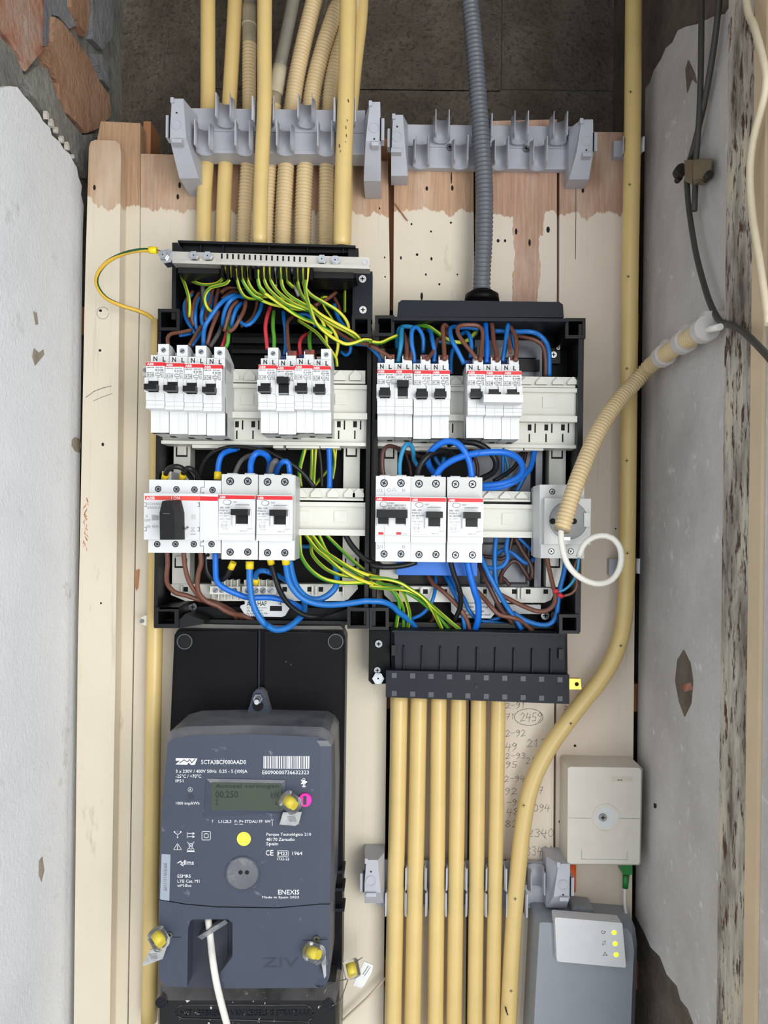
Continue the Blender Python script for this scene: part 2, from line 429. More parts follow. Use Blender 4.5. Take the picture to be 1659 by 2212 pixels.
M['rawbatten'] = rough_mat('raw_batten', [(0.3, RGB(150,98,62)), (0.7, RGB(185,130,90))], 30, 120, 0.3, 0.001, None, 0.7, (5,5,0.4))
# ------------------------------------------------------------------ the setting
ZT, ZB = 2.42, 0.0
XL, XR, YB = -0.3445, 0.277, 0.165
def structure(name, base=(0,0,0)):
    return thing(name, None, None, base, kind='structure')
def sslab(name, p0, p1, m):
    mb = MB(); mb.wbox(p0, p1); o = single(name, mb, m, None, None, kind='structure'); return o
sslab('floor', (-0.5, 0.2, -0.05), (0.5, -1.6, 0.0), M['joint'])
sslab('added_lintel', (-1.30, -0.681, 2.13), (1.30, -0.74, ZT), M['plaster_l'])  # unseen lintel added to keep daylight off the closet top
sslab('ceiling', (-0.5, 0.2, ZT), (0.5, -0.75, ZT+0.06), M['ceiling'])

# back wall of concrete blocks
wbk = structure('wall_back', (0, YB, 0))
mb = MB(); mb.wbox((-0.5, YB+0.1, ZB), (0.5, YB+0.0025, ZT)); part('joint_mortar', mb, M['joint'], wbk)
HB = -YB*1000
for (y0, y1, xs) in ((-440, -122, (120, 765, 1420)), (-116, 192, (160, 437, 1084, 1420)), (198, 505, (150, 764, 1420))):
    for a, b in zip(xs[:-1], xs[1:]):
        mb = MB(); mb.rect(a+1, y0-2, b-1, y1+2, HB-30, HB, 0.003, 2); part('brick', mb, M['block'], wbk)

# left wall: mortar core, bare bricks, broken plaster coat
wl = structure('wall_left', (XL, 0, 0))
mb = MB(); mb.wbox((-0.47, 0.2, ZB), (-0.360, -0.62, ZT)); part('mortar_core', mb, M['mortar'], wl)
mb = MB(); mb.wbox((-1.30, -0.62, ZB), (-0.3445, -0.68, ZT)); part('return', mb, M['plaster_l'], wl)
def wallpoly(name, pts, c, depth, m, parent, bev=0.003, seg=2):
    mb = MB(); mb.extr([PX(x, y, c) for x, y in pts], (depth, 0, 0), bev, seg); return part(name, mb, m, parent)
BR = -0.350
wallpoly('brick', [(-40,-120),(95,-140),(94,40),(91,112),(72,132),(56,154),(45,128),(25,95),(-40,10)], BR, -0.05, M['brick_red'], wl, 0.004)
wallpoly('brick', [(118,36),(135,48),(165,85),(195,130),(215,175),(236,205),(240,250),(212,278),(185,288),(170,268),(145,245),(130,215),(128,180),(112,150),(102,118),(115,90)], BR, -0.05, M['brick_orange'], wl, 0.004)
wallpoly('brick', [(146,-120),(196,-120),(194,30),(187,78),(172,52),(155,15)], BR, -0.05, M['brick_orange'], wl, 0.004)
wallpoly('mortar_patch', [(199,-100),(228,-100),(246,25),(242,80),(222,108),(200,85)], -0.352, -0.05, M['stone'], wl, 0.006)
wallpoly('mortar_patch', [(203,116),(222,118),(242,150),(240,195),(222,172)], -0.352, -0.05, M['stone'], wl, 0.006)
wallpoly('mortar_patch', [(100,-100),(142,-100),(150,20),(165,55),(150,62),(128,36),(112,32),(106,85),(99,100),(98,40)], -0.3545, -0.05, M['stone'], wl, 0.003)
wallpoly('mortar_patch', [(57,162),(85,140),(103,150),(126,214),(143,250),(178,292),(213,288),(198,312),(192,350),(187,385),(166,345),(130,300),(100,250),(72,208)], -0.351, -0.05, M['mortar'], wl, 0.005)
wallpoly('mortar_patch', [(-60,40),(0,78),(22,104),(38,130),(52,163),(42,186),(0,186),(-60,190)], -0.351, -0.05, M['mortar'], wl, 0.005)
rb_ = random.Random(11)
for r, z in enumerate((2.205, 2.272, 2.339)):                    # courses higher up the bare wall
    y = 0.14 - (0.1 if r % 2 else 0.0)
    while y > -0.56:
        y1 = y - 0.2
        if y1 > -0.6:
            mb = MB(); mb.wbox((-0.40, y, z), (BR - 0.001 - rb_.random()*0.003, y1 + 0.012, z+0.055), 0.004, 2)
            part('brick', mb, M['brick_red'] if rb_.random() < 0.5 else M['brick_orange'], wl)
        y = y1
edge = [(-60,190),(0,190),(22,186),(38,188),(50,205),(66,222),(85,246),(93,262),(108,276),(112,292),(128,306),(138,322),(150,332),(160,352),(166,362),(170,384),(177,402),(175,420),(181,445)]
pts = [PX(x, y, XL) for x, y in edge]
pts = [Vector((XL, -0.62, pts[0].z + 0.06))] + pts + [Vector((XL, 0.004, pts[-1].z-0.03)), Vector((XL, 0.006, ZB)), Vector((XL, -0.62, ZB))]
mb = MB(); mb.extr(pts, (-0.0165, 0, 0), 0.0012, 1); part('plaster_coat', mb, M['plaster_l'], wl)
for (x, y, r) in ((95,250,8),(106,268,7),(116,282,6),(128,300,6),(140,316,7),(152,338,4)):
    c = PX(x, y, XL-0.004); mb = MB()
    q = [c + Vector((0, 0.0026*math.cos(a)*r/6*(0.7+0.6*random.random()), 0.0036*math.sin(a)*r/6*(0.7+0.6*random.random()))) for a in [k*1.047 for k in range(6)]]
    mb.extr(q, (0.004, 0, 0), 0.0008); part('plaster_crumb', mb, M['crumb'], wl)
# scars in the left plaster
for poly in ([(72,672),(80,676),(83,700),(78,702),(75,690)], [(74,752),(84,762),(94,755),(96,766),(86,778),(76,790),(70,770)],
             [(156,950),(163,944),(172,948),(176,960),(172,978),(162,974),(155,962)], [(85,1860),(92,1850),(96,1880),(90,1905),(84,1890)]):
    wallpoly('plaster_scar', poly, XL+0.0006, -0.004, M['plaster_e'], wl, 0.0)

# right wall: bare render, plaster coat with broken edges, chip
wr = structure('wall_right', (XR, 0, 0))
mb = MB(); mb.wbox((XR+0.007, 0.2, ZB), (0.40, -0.222, ZT)); part('render_core', mb, M['render_r'], wr)
top = [(1394,192),(1404,178),(1412,152),(1428,128),(1438,104),(1452,92),(1464,66),(1480,58),(1506,52),(1540,36),(1566,30)]
bot = [(1520,2300),(1498,2212),(1486,2180),(1470,2160),(1462,2130),(1440,2105),(1425,2066),(1405,2046),(1392,2016)]
pts = [PX(x, y, XR) for x, y in top]
yb = pts[0].y
pts = pts + [Vector((XR, -0.222, pts[-1].z)), Vector((XR, -0.222, PX(1520,2300,XR).z))] + [PX(x, y, XR) for x, y in bot] + [Vector((XR, yb, PX(1386,2000,XR).z))]
mb = MB(); mb.extr(pts, (0.012, 0, 0), 0.0012); part('plaster_coat', mb, M['plaster_r'], wr)
wallpoly('plaster_scar', [(1463,1425),(1476,1404),(1490,1432),(1496,1470),(1492,1520),(1478,1548),(1466,1515),(1458,1470)], XR-0.0008, 0.004, M['render_r'], wr, 0.0)
wallpoly('plaster_scar', [(1470,1482),(1492,1474),(1495,1490),(1478,1494)], XR-0.0012, 0.004, M['brick_red'], wr, 0.0)
wallpoly('plaster_scar', [(1412,1735),(1417,1738),(1416,1746),(1412,1745)], XR-0.0008, 0.004, M['hole'], wr, 0.0)
wallpoly('plaster_scar', [(1486,130),(1500,160),(1504,180),(1494,170),(1484,200),(1480,150)], XR-0.0008, 0.004, M['render_r'], wr, 0.0)
mb = MB(); mb.wbox((0.2695, -0.292, ZB), (1.30, -0.33, ZT)); part('reveal', mb, M['plaster_r'], wr)

# door post on the right
tr = structure('trim_1', (0.268, -0.224, 0))
mb = MB(); mb.wbox((0.268, -0.224, ZB), (0.40, -0.273, ZT), 0.002, 2); part('post', mb, M['flaky'], tr)
mb = MB(); mb.wbox((0.2665, -0.2735, ZB), (0.40, -0.2915, ZT), 0.005, 3); part('bead', mb, M['beige'], tr)

# plank backing
PAINT, RAW, DIRT = RGB(219,208,187), RGB(188,153,120), RGB(166,146,118)
pl = structure('wall_planks', (0, 0.022, 0))
zb = P(600, 458, 0).z
def z_at(y): return P(840, y, 0).z
stk = [(P(1125,550,0).x, 0.0085, z_at(660)), (P(1152,560,0).x, 0.0075, z_at(665)), (P(1140,480,0).x, 0.017, z_at(505))]
PM = [plank_mat('plank_%d' % i, i, zb + dz, p, r, DIRT, s) for i, (dz, p, r, s) in enumerate((
    (0.0, PAINT, RAW, ()), (0.003, PAINT, RAW, ()), (0.0, RGB(219,208,188), RGB(190,153,124), ()), (0.004, RGB(219,207,187), RGB(190,152,121), ()),
    (0.0, RGB(226,213,195), RGB(192,152,128), stk), (0.002, RGB(226,210,192), RGB(190,152,128), ())))]
planks = []
def plank(pts, h0, h1, m, bev=0.0015):
    mb = MB(); mb.prism(pts, h0, h1, bev, 1); o = part('plank', mb, m, pl); planks.append(o); return o
plank([(192,318),(196,306),(206,302),(250,304),(259,312),(261,330),(250,1400),(235,2320),(158,2320),(168,1400),(184,600)], 0.5, 18, PM[0], 0.003)
plank([(218,262),(303,266),(301,600),(287,1400),(273,2320),(168,2320),(190,900),(210,300)], -22, 0, PM[1])
plank([(304,332),(838,348),(842,600),(836,1400),(827,2320),(276,2320),(290,1400),(303,600)], -22, 0, PM[2])
plank([(852,300),(1022,290),(1024,600),(1014,1400),(1004,2320),(837,2320),(844,1400),(850,600)], -22, 0, PM[3])
plank([(1028,262),(1203,258),(1203,600),(1198,1400),(1192,2320),(1008,2320),(1018,1400),(1028,600)], -22, 0, PM[4])
plank([(1209,284),(1383,286),(1378,600),(1370,1400),(1362,2320),(1197,2320),(1203,1400),(1208,600)], -22, 0, PM[5])
mb = MB(); mb.rect(306, 262, 322, 900, -60, -24, 0.001); part('batten', mb, M['rawbatten'], pl)
for y in (700, 1500, 2100):
    mb = MB(); mb.rect(175, y-30, 1380, y+30, -164, -22.5, 0.001); part('batten', mb, M['rawbatten'], pl)
mb = MB(); mb.rect(820, 300, 872, 900, -60, -22.5, 0.001); part('batten', mb, M['rawbatten'], pl)
mb = MB(); mb.rect(1190, 300, 1222, 900, -60, -22.5, 0.001); part('batten', mb, M['rawbatten'], pl)
# nail and screw holes, knots
hs = [(204,405,3,6),(388,400,3,7),(384,425,3,6),(409,395,2.4,3),(922,407,3,5),(977,406,3,6),(975,384,1.6,14),(932,559,2.5,4),(866,557,2,4),(889,484,2.2,2.4),(931,500,2,2.4),
      (974,481,2.6,2.4),(901,550,3,3),(920,593,2,3),(949,614,2.4,2.6),(988,593,1.8,2),(911,640,3,9),(1076,520,3.2,4),(1091,520,2.6,3.6),(1115,500,3,7),(1144,524,2.8,8),
      (1184,496,4,7),(1260,392,2.6,4),(1259,411,3,6),(820,450,1.8,2.4),(831,556,1.6,2.4),(832,598,1.6,2),(217,671,3.4,3),(222,960,3,4),(218,1303,2.2,2.4),(216,757,3,3),
      (1242,1611,3,3),(1209,1775,2.6,3),(1330,1142,1.6,2),(1092,1859,2.8,3),(805,1430,2,3)]
mbl = MB()
for x, y, a, b in hs:
    h = 18.15 if x < 240 else 0.15
    mbl.prism([(x+a*math.cos(t*0.785), y+b*math.sin(t*0.785)) for t in range(8)], h-0.5, h)
part('nail_holes', mbl, M['hole'], pl, kind='stuff')
mb = MB(); mb.prism([(852,438),(856,440),(881,476),(876,472)], 0.1, 3); part('splinter', mb, M['rawbatten'], pl)
mb = MB(); mb.prism([(292,1232),(301,1230),(298,1270),(294,1276),(291,1262)], 0.1, 1.2); part('splinter', mb, M['rawbatten'], pl)
mb = MB(); mb.line([(1244,370),(1244,460),(1243,560)], 1.2, 0.15); part('crack', mb, M['hole'], pl)
# hand-written pencil figures
DIG = {'0':[[(.5,0),(.1,.4),(.15,.9),(.5,1),(.9,.7),(.8,.2),(.5,0)]],'1':[[(.3,.25),(.55,0),(.4,1)]],'2':[[(.1,.25),(.45,0),(.85,.25),(.5,.65),(.05,1),(.9,.9)]],
 '3':[[(.15,.1),(.6,0),(.85,.25),(.4,.45),(.85,.65),(.6,1),(.05,.9)]],'4':[[(.35,0),(.05,.6),(.95,.55)],[(.8,.15),(.55,1.1)]],'5':[[(.9,0),(.3,.05),(.2,.45),(.8,.55),(.7,.95),(.05,1)]],
 '7':[[(.05,.05),(.9,0),(.35,1)],[(.2,.5),(.8,.45)]],'8':[[(.5,.45),(.15,.2),(.5,0),(.85,.2),(.5,.45),(.1,.8),(.5,1),(.9,.75),(.5,.45)]],
 '9':[[(.85,.2),(.45,0),(.1,.3),(.5,.5),(.85,.2),(.7,.7),(.2,1.1)]],'-':[[(.1,.5),(.9,.45)]],'D':[[(.5,.2),(.1,.9),(.9,.85),(.5,.2)]]}
def handwrite(s, x, y, cw, ch, mbx, w=1.0, slope=-0.02):
    for i, c in enumerate(s):
        for st in DIG.get(c, []):
            mbx.line([(x+i*cw*1.12+a*cw, y+b*ch+slope*i*cw) for a, b in st], w, 0.2)
mb = MB()
for s, x, y, cw, ch in (('2-91',1092,1518,10,12),('71',1092,1542,10,12),('2459',1124,1540,11,18),('2-92',1092,1577,10,14),('49',1092,1605,12,16),('213',1138,1597,13,17),
      ('2-93',1092,1627,10,12),('95',1092,1645,12,13),('21',1136,1636,10,14),('2-94',1090,1676,10,13),('92',1090,1702,13,14),('7',1163,1700,11,15),('-9',1094,1727,11,13),
      ('48',1094,1746,13,16),('2094',1140,1738,11,15),('82',1090,1772,14,15),('2340',1140,1791,13,17),('33432',1136,1829,11,19),('2',1218,1525,9,8)):
    handwrite(s, x, y, cw, ch, mb)
mb.line([(1142+31*math.cos(t*0.35), 1549+18*math.sin(t*0.35)) for t in range(19)], 1.2, 0.2)
mb.line([(1165,1795),(1180,1812)],1,0.2)
part('handwriting', mb, M['pencil'], pl, kind='stuff')

mb = MB(); mb.line([(222+13*math.cos(t*0.42), 676+13*math.sin(t*0.42)) for t in range(15)], 0.8, 18.2); mb.line([(186,858),(204,845),(222,838),(240,834)], 1.6, 18.2); mb.line([(202,866),(220,858),(242,850)], 1.2, 18.2)
part('pencil_marks', mb, M['pencil'], pl, kind='stuff')
rm = random.Random(5); mb = MB()
for k in range(26):
    y = 1076 + k*4.4; x = 186 + rm.uniform(-3, 4) - k*0.12
    mb.line([(x, y), (x+rm.uniform(-3,3), y+rm.uniform(3,7))], rm.uniform(0.8,2.0), 18.2)
part('red_chalk', mb, M['chalk'], pl, kind='stuff')
# ------------------------------------------------------------------ conduits
def ppath(pts, h, step=0.006):
    """pts: (x, y) or (x, y, h) pixels; h scalar or list of key heights spread over the points."""
    pts = list(pts)
    if pts[0][1] <= -40 and len(pts[0]) == 2 and len(pts) > 2:      # runs on up to the ceiling
        (ax, ay), (bx, by) = pts[0], pts[1]; k = max(-0.12, min(0.12, (ax-bx)/(ay-by)))
        pts = [(ax + k*(-720-ay), -720), (ax + k*(-350-ay), -350)] + pts
        if not isinstance(h, (int, float)): h = h[0]
    n = len(pts); out = []
    for i, p in enumerate(pts):
        if len(p) == 3: hh = p[2]
        elif isinstance(h, (int, float)): hh = h
        else:
            t = i/(n-1)*(len(h)-1); k = min(int(t), len(h)-2); hh = h[k] + (h[k+1]-h[k])*(t-k)
        out.append(P(p[0], p[1], hh))
    return spline(out, step)
def smooth_pipe(name, pts, h, w, m, label, group=None, step=0.008):
    mb = MB(); mb.tube(ppath(pts, h, step), MM(w/2, h if isinstance(h, (int,float)) else h[0]), 16)
    return single(name, mb, m, label, 'conduit', group)
def corr_geo(mb, path, r, pitch=0.0036, depth=0.0011, n=14):
    L = 0; ps = []; acc = [0]
    for a, b in zip(path[:-1], path[1:]): acc.append(acc[-1] + (b-a).length)
    tot = acc[-1]; k = 0; out = []; rad = []; i = 0
    offs = ((0.0, 0), (0.34, 0), (0.5, 1), (0.84, 1))
    s = 0
    while True:
        done = False
        for o, e in offs:
            d = s + o*pitch
            if d > tot: done = True; break
            while i < len(acc)-2 and acc[i+1] < d: i += 1
            t = (d-acc[i])/max(1e-9, acc[i+1]-acc[i]); out.append(path[i].lerp(path[i+1], t)); rad.append(r if e else r-depth)
        if done: break
        s += pitch
    it = iter(rad)
    mb.tube(out, r, n, rfun=lambda L: next(it))
def corr_pipe(name, pts, h, w, m, label, group=None, pitch=0.0036, depth=0.0011):
    hh = h if isinstance(h, (int,float)) else h[0]
    mb = MB(); corr_geo(mb, ppath(pts, h, 0.004), MM(w/2, hh), pitch, depth)
    return single(name, mb, m, label, 'conduit', group)
GT = 'conduits entering the left board from above'
HK = 21
smooth_pipe('smooth_conduit', [(449,-60),(449,110),(449,230),(447,330),(441,430),(440,538)], HK, 32.5, M['pvc'], 'smooth yellow conduit, leftmost of those entering the left board', GT)
smooth_pipe('smooth_conduit', [(511,-60),(505,60),(495,230),(489,330),(484,430),(481,538)], HK, 32, M['pvc'], 'smooth yellow conduit second from the left above the left board', GT)
smooth_pipe('smooth_conduit', [(572,-60),(571,100),(571,230),(566,340),(563,430),(561,530)], 64, 32, M['pvc'], 'smooth yellow conduit clipped in front of the grey rack, between the flexible pipes', GT)
smooth_pipe('smooth_conduit', [(752,-60),(752,0),(747,230),(743,330),(740,430),(738,534)], 66, 37, M['pvc'], 'thick smooth yellow conduit at the right end of the left pipe rack', GT)
smooth_pipe('smooth_conduit', [(784,-60),(781,30),(768,150),(758,260),(752,340),(748,430),(745,540)], 16, 27, M['pvc'], 'smooth yellow conduit half hidden behind the thick right one', GT)
t = thing('flexible_conduit', 'cream corrugated conduit with a taupe coupling sleeve at its top', 'conduit', P(526,530,HK), GT)
mb = MB(); corr_geo(mb, ppath([(539,92),(538,150),(538,235),(536,335),(530,430),(525,535)], HK, 0.004), MM(15, HK)); part('corrugated_tube', mb, M['flex'], t)
mb = MB(); mb.tube(ppath([(538,12),(538,50),(538.5,96)], HK), MM(14.5, HK), 16); part('coupling', mb, M['sleeve2'], t)
mb = MB(); mb.tube(ppath([(539,-60),(538,-20),(538,5),(538,14)], HK), MM(12, HK), 14); part('stub_pipe', mb, M['greypipe'], t)
mb = MB(); mb.tube(ppath([(538,52),(538,56)], HK), MM(15.6, HK), 16); part('collar', mb, M['sleeve'], t)
t = thing('flexible_conduit', 'corrugated conduit whose upper half is a slanting grey pipe with cream coupling', 'conduit', P(573,530,16), GT)
mb = MB(); corr_geo(mb, ppath([(594,225),(588,300),(583,380),(578,460),(576,538)], 16, 0.004), MM(14.5, 16)); part('corrugated_tube', mb, M['flex'], t)
mb = MB(); mb.tube(ppath([(645,-60),(634,0),(619,74),(604,148)], 14), MM(14, 14), 16); part('grey_pipe', mb, M['greypipe'], t)
mb = MB(); mb.tube(ppath([(605,144),(598,190),(595,204)], 15), MM(15.5, 15), 16); part('coupling', mb, M['sleeve'], t)
mb = MB(); mb.tube(ppath([(595,200),(592,236)], 15), MM(14, 15), 16); part('stub_pipe', mb, M['sleeve2'], t)
corr_pipe('flexible_conduit', [(694,-60),(679,0),(659,80),(642,160),(631,232),(620,330),(614,430),(610,537)], HK, 36, M['flex'], 'cream corrugated conduit leaning left below the slanting grey pipe', GT)
corr_pipe('flexible_conduit', [(760,-40),(728,20),(700,100),(680,175),(671,235),(661,335),(656,430),(653,537)], HK, 37, M['flex'], 'widest cream corrugated conduit, bent hard right behind the thick yellow pipe', GT)
corr_pipe('flexible_conduit', [(778,-60),(748,60),(728,125),(715,190),(711,240),(706,335),(704,430),(702,540)], HK, 32, M['flex'], 'narrow cream corrugated conduit tucked beside the thick yellow pipe', GT)
corr_pipe('flexible_conduit', [(1012,-60),(1015,0),(1024,90),(1031,180),(1039,290),(1046,400),(1046,500),(1042,580),(1040,642)], 34, 38, M['greyflex'], 'dark grey corrugated conduit dropping into the right board', None, 0.0046, 0.0013)
t = thing('long_conduit', 'long smooth yellow conduit along the right wall that swings left below the boards', 'conduit', P(1098,2212,26))
mb = MB(); lp = [(1371,-60),(1369,0),(1366,300),(1361,600),(1358,900),(1355,1150),(1352,1280),(1341,1375),(1308,1452),(1246,1532),(1188,1612),(1150,1690),(1131,1775),(1119,1880),(1112,1960),(1104,2090),(1096,2260)]
mb.tube(ppath(lp, 26, 0.01), MM(18, 26), 18); part('tube', mb, M['pvc'], t)
mb = MB()
for x, y in ((1362,198),(1360,398),(1357,597),(1354,796),(1354,995),(1355,1195),(1341,1395),(1233,1563),(1131,1740),(1113,1942),(1104,2141)):
    mb.line([(x-3,y),(x+3,y)], 1.1, 26+9.6); mb.line([(x,y-3),(x,y+3)], 1.1, 26+9.6)
part('cross_marks', mb, M['ink'], t, kind='stuff')
for i, (xt, xb, w, lab) in enumerate(((863,849,36.5,'first yellow conduit from the left below the right board'),(905,891,36,'second yellow conduit from the left below the right board'),
        (948,941,34,'third yellow conduit from the left below the right board'),(991,981,34,'fourth yellow conduit from the left below the right board'),
        (1034,1026,33,'fifth yellow conduit from the left below the right board'),(1077,1064,32,'sixth yellow conduit from the left, rightmost straight one below the right board'))):
    smooth_pipe('smooth_conduit', [(xt,1500),(xt*0.66+xb*0.34,1750),(xt*0.35+xb*0.65,1950),(xb-1,2260)], 22, w, M['pvc'], lab, 'conduits leaving the right board downwards')
t = thing('smooth_conduit', 'yellow conduit on the left planks running behind the boards and the meter', 'conduit', P(322,2205,17))
mb = MB(); mb.tube(ppath([(344,692),(341,1000),(335,1330),(332,1500),(328,1800),(322,2206)], 17, 0.02), MM(17, 17), 16); part('tube', mb, M['pvc'], t)
# earth lead
t = thing('earth_lead', 'thick green and yellow earth lead looping from the earth bar into the left conduit', 'wire', P(338,690,30))
mb = MB(); mb.tube(ppath([(332,541,98),(300,541,92),(265,549,80),(232,566,70),(212,590,64),(209,615,56),(228,643,46),(262,660,36),(300,672,28),(326,685,20),(336,700,17)], 30, 0.004), 0.0021, 10); part('insulation', mb, M['gyo'], t)
mb = MB(); mb.tube(ppath([(322,540,98),(339,541,98)], 98), 0.0034, 12); part('crimp_sleeve', mb, M['yellowcrimp'], t)
mb = MB(); mb.tube(ppath([(338,541,98),(352,547,98)], 98), 0.0016, 8); part('lug', mb, M['steel'], t)
# cream flexible hose with white cable on the right
t = thing('flexible_conduit', 'cream corrugated hose bowing from the right wall clips down over the socket', 'conduit', P(1212,1145,120))
hp = [PX(1522,712,XR-0.016), PX(1478,738,XR-0.016), PX(1434,768,XR-0.016), PX(1405,790,XR-0.014), P(1372,826,52), P(1325,880,70), P(1288,942,88), P(1258,1010,104), P(1236,1070,114), P(1213,1146,122)]
hpath = spline(hp, 0.004)
mb = MB(); corr_geo(mb, hpath, 0.0082, 0.0038, 0.0011, 16); part('corrugated_tube', mb, M['flex'], t)
mb = MB(); mb.tube([hpath[-1] + (hpath[-1]-hpath[-2]).normalized()*d for d in (-0.001, 0.0006)], 0.0076, 16); part('dark_mouth', mb, M['sleeve2'], t)
for i, (a, lab) in enumerate(((hp[0], 'white hose clip at the open end of the hose on the right wall'), (hp[1], 'white hose clip in the middle of three on the right wall'), (hp[2], 'white hose clip nearest the yellow conduit on the right wall'))):
    tt = thing('hose_clip', lab, 'pipe clip', Vector((XR, a.y, a.z)), 'hose clips on the right wall')
    d = (hp[min(i+1,2)] - hp[max(i-1,0)]).normalized() if i else (hp[1]-hp[0]).normalized()
    mb = MB(); mb.tube([a - d*0.006, a - d*0.005, a + d*0.005, a + d*0.006], 0.0108, 18, rfun=lambda L: 0.0108); part('ring', mb, M['flexcap'], tt)
    mb = MB(); mb.wbox((XR-0.018, a.y-0.006, a.z+0.002), (XR-0.0002, a.y+0.006, a.z+0.014), 0.001); part('nail_block', mb, M['flexcap'], tt)
t = thing('white_cable', 'white cable hanging in a loop out of the cream hose with a stripped end', 'cable', P(1290,1262,118))
mb = MB(); mb.tube(ppath([(1216,1120,119),(1212,1150,122),(1215,1185,126),(1228,1222,128),(1254,1248,128),(1290,1261,126),(1322,1252,122),(1340,1222,120),(1340,1186,118),(1322,1162,116),(1296,1157,114),(1272,1166,112),(1258,1182,110),(1250,1204,108)], 110, 0.004), 0.0029, 12); part('sheath', mb, M['cable'], t)
mb = MB(); mb.tube(ppath([(1251,1203,108),(1245,1240,106),(1233,1262,104),(1217,1275,102),(1203,1278,101)], 100, 0.003), 0.0013, 8); part('blue_core', mb, M['teal'], t)
mb = MB(); mb.tube(ppath([(1252,1206,108),(1243,1219,104),(1243,1242,102),(1246,1265,100),(1236,1281,99),(1216,1288,99)], 100, 0.003), 0.0013, 8); part('brown_core', mb, M['brown'], t)
mb = MB(); mb.tube(ppath([(1206,1277,101),(1196,1277,101)], 100), 0.0022, 10); part('ferrule', mb, M['redferrule'], t)
mb = MB(); mb.tube(ppath([(1216,1289,99),(1205,1283,99)], 100), 0.0022, 10); part('ferrule', mb, M['redferrule'], t)
mb = MB(); mb.tube([PX(1518,715,XR-0.016), PX(1556,706,XR-0.016)], 0.0028, 10); part('cable_tail', mb, M['cable'], t)

# ------------------------------------------------------------------ conduit racks
def clip_geo(mb, x, y0, y1, hc, r=9.3, th=1.3, lip=4.5, a0=-22.0, fl=1.6):
    c0, c1 = P(x, y1, hc), P(x, y0, hc)
    z0, z1 = c0.z, c1.z; cx = (c0.x+c1.x)/2
    sec_o, sec_i = [], []
    for k in range(13):
        a = math.radians(a0 + (180-2*a0)*k/12.0)      # gap faces the room
        a2 = a + math.pi                          # arc around the back
        sec_o.append((math.cos(a2)*(r+th), math.sin(a2)*(r+th))); sec_i.append((math.cos(a2)*r, math.sin(a2)*r))
    lo = (sec_o[0][0]*1.0, sec_o[0][1]+lip); li = (sec_i[0][0]*1.0 if True else 0, sec_i[0][1]+lip)
    ro = (sec_o[-1][0], sec_o[-1][1]+lip); ri = (sec_i[-1][0], sec_i[-1][1]+lip)
    outl = [(lo[0]+(fl if lo[0]>0 else -fl), lo[1])] + sec_o + [(ro[0]+(fl if ro[0]>0 else -fl), ro[1])]
    inl = [(li[0]+(fl if li[0]>0 else -fl), li[1])] + sec_i + [(ri[0]+(fl if ri[0]>0 else -fl), ri[1])]
    n = len(outl); bm = mb.bm
    V = {}
    for z, tag in ((z0, 0), (z1, 1)):
        for i in range(n):
            V[(tag, 'o', i)] = bm.verts.new((cx + outl[i][0]/1000, -(hc+outl[i][1])/1000, z))
            V[(tag, 'i', i)] = bm.verts.new((cx + inl[i][0]/1000, -(hc+inl[i][1])/1000, z))
    for i in range(n-1):
        for k in ('o', 'i'):
            f = bm.faces.new((V[(0,k,i)], V[(0,k,i+1)], V[(1,k,i+1)], V[(1,k,i)])); f.smooth = True
        for tg in (0, 1): bm.faces.new((V[(tg,'o',i)], V[(tg,'o',i+1)], V[(tg,'i',i+1)], V[(tg,'i',i)]))
    for i in (0, n-1): bm.faces.new((V[(0,'o',i)], V[(0,'i',i)], V[(1,'i',i)], V[(1,'o',i)]))
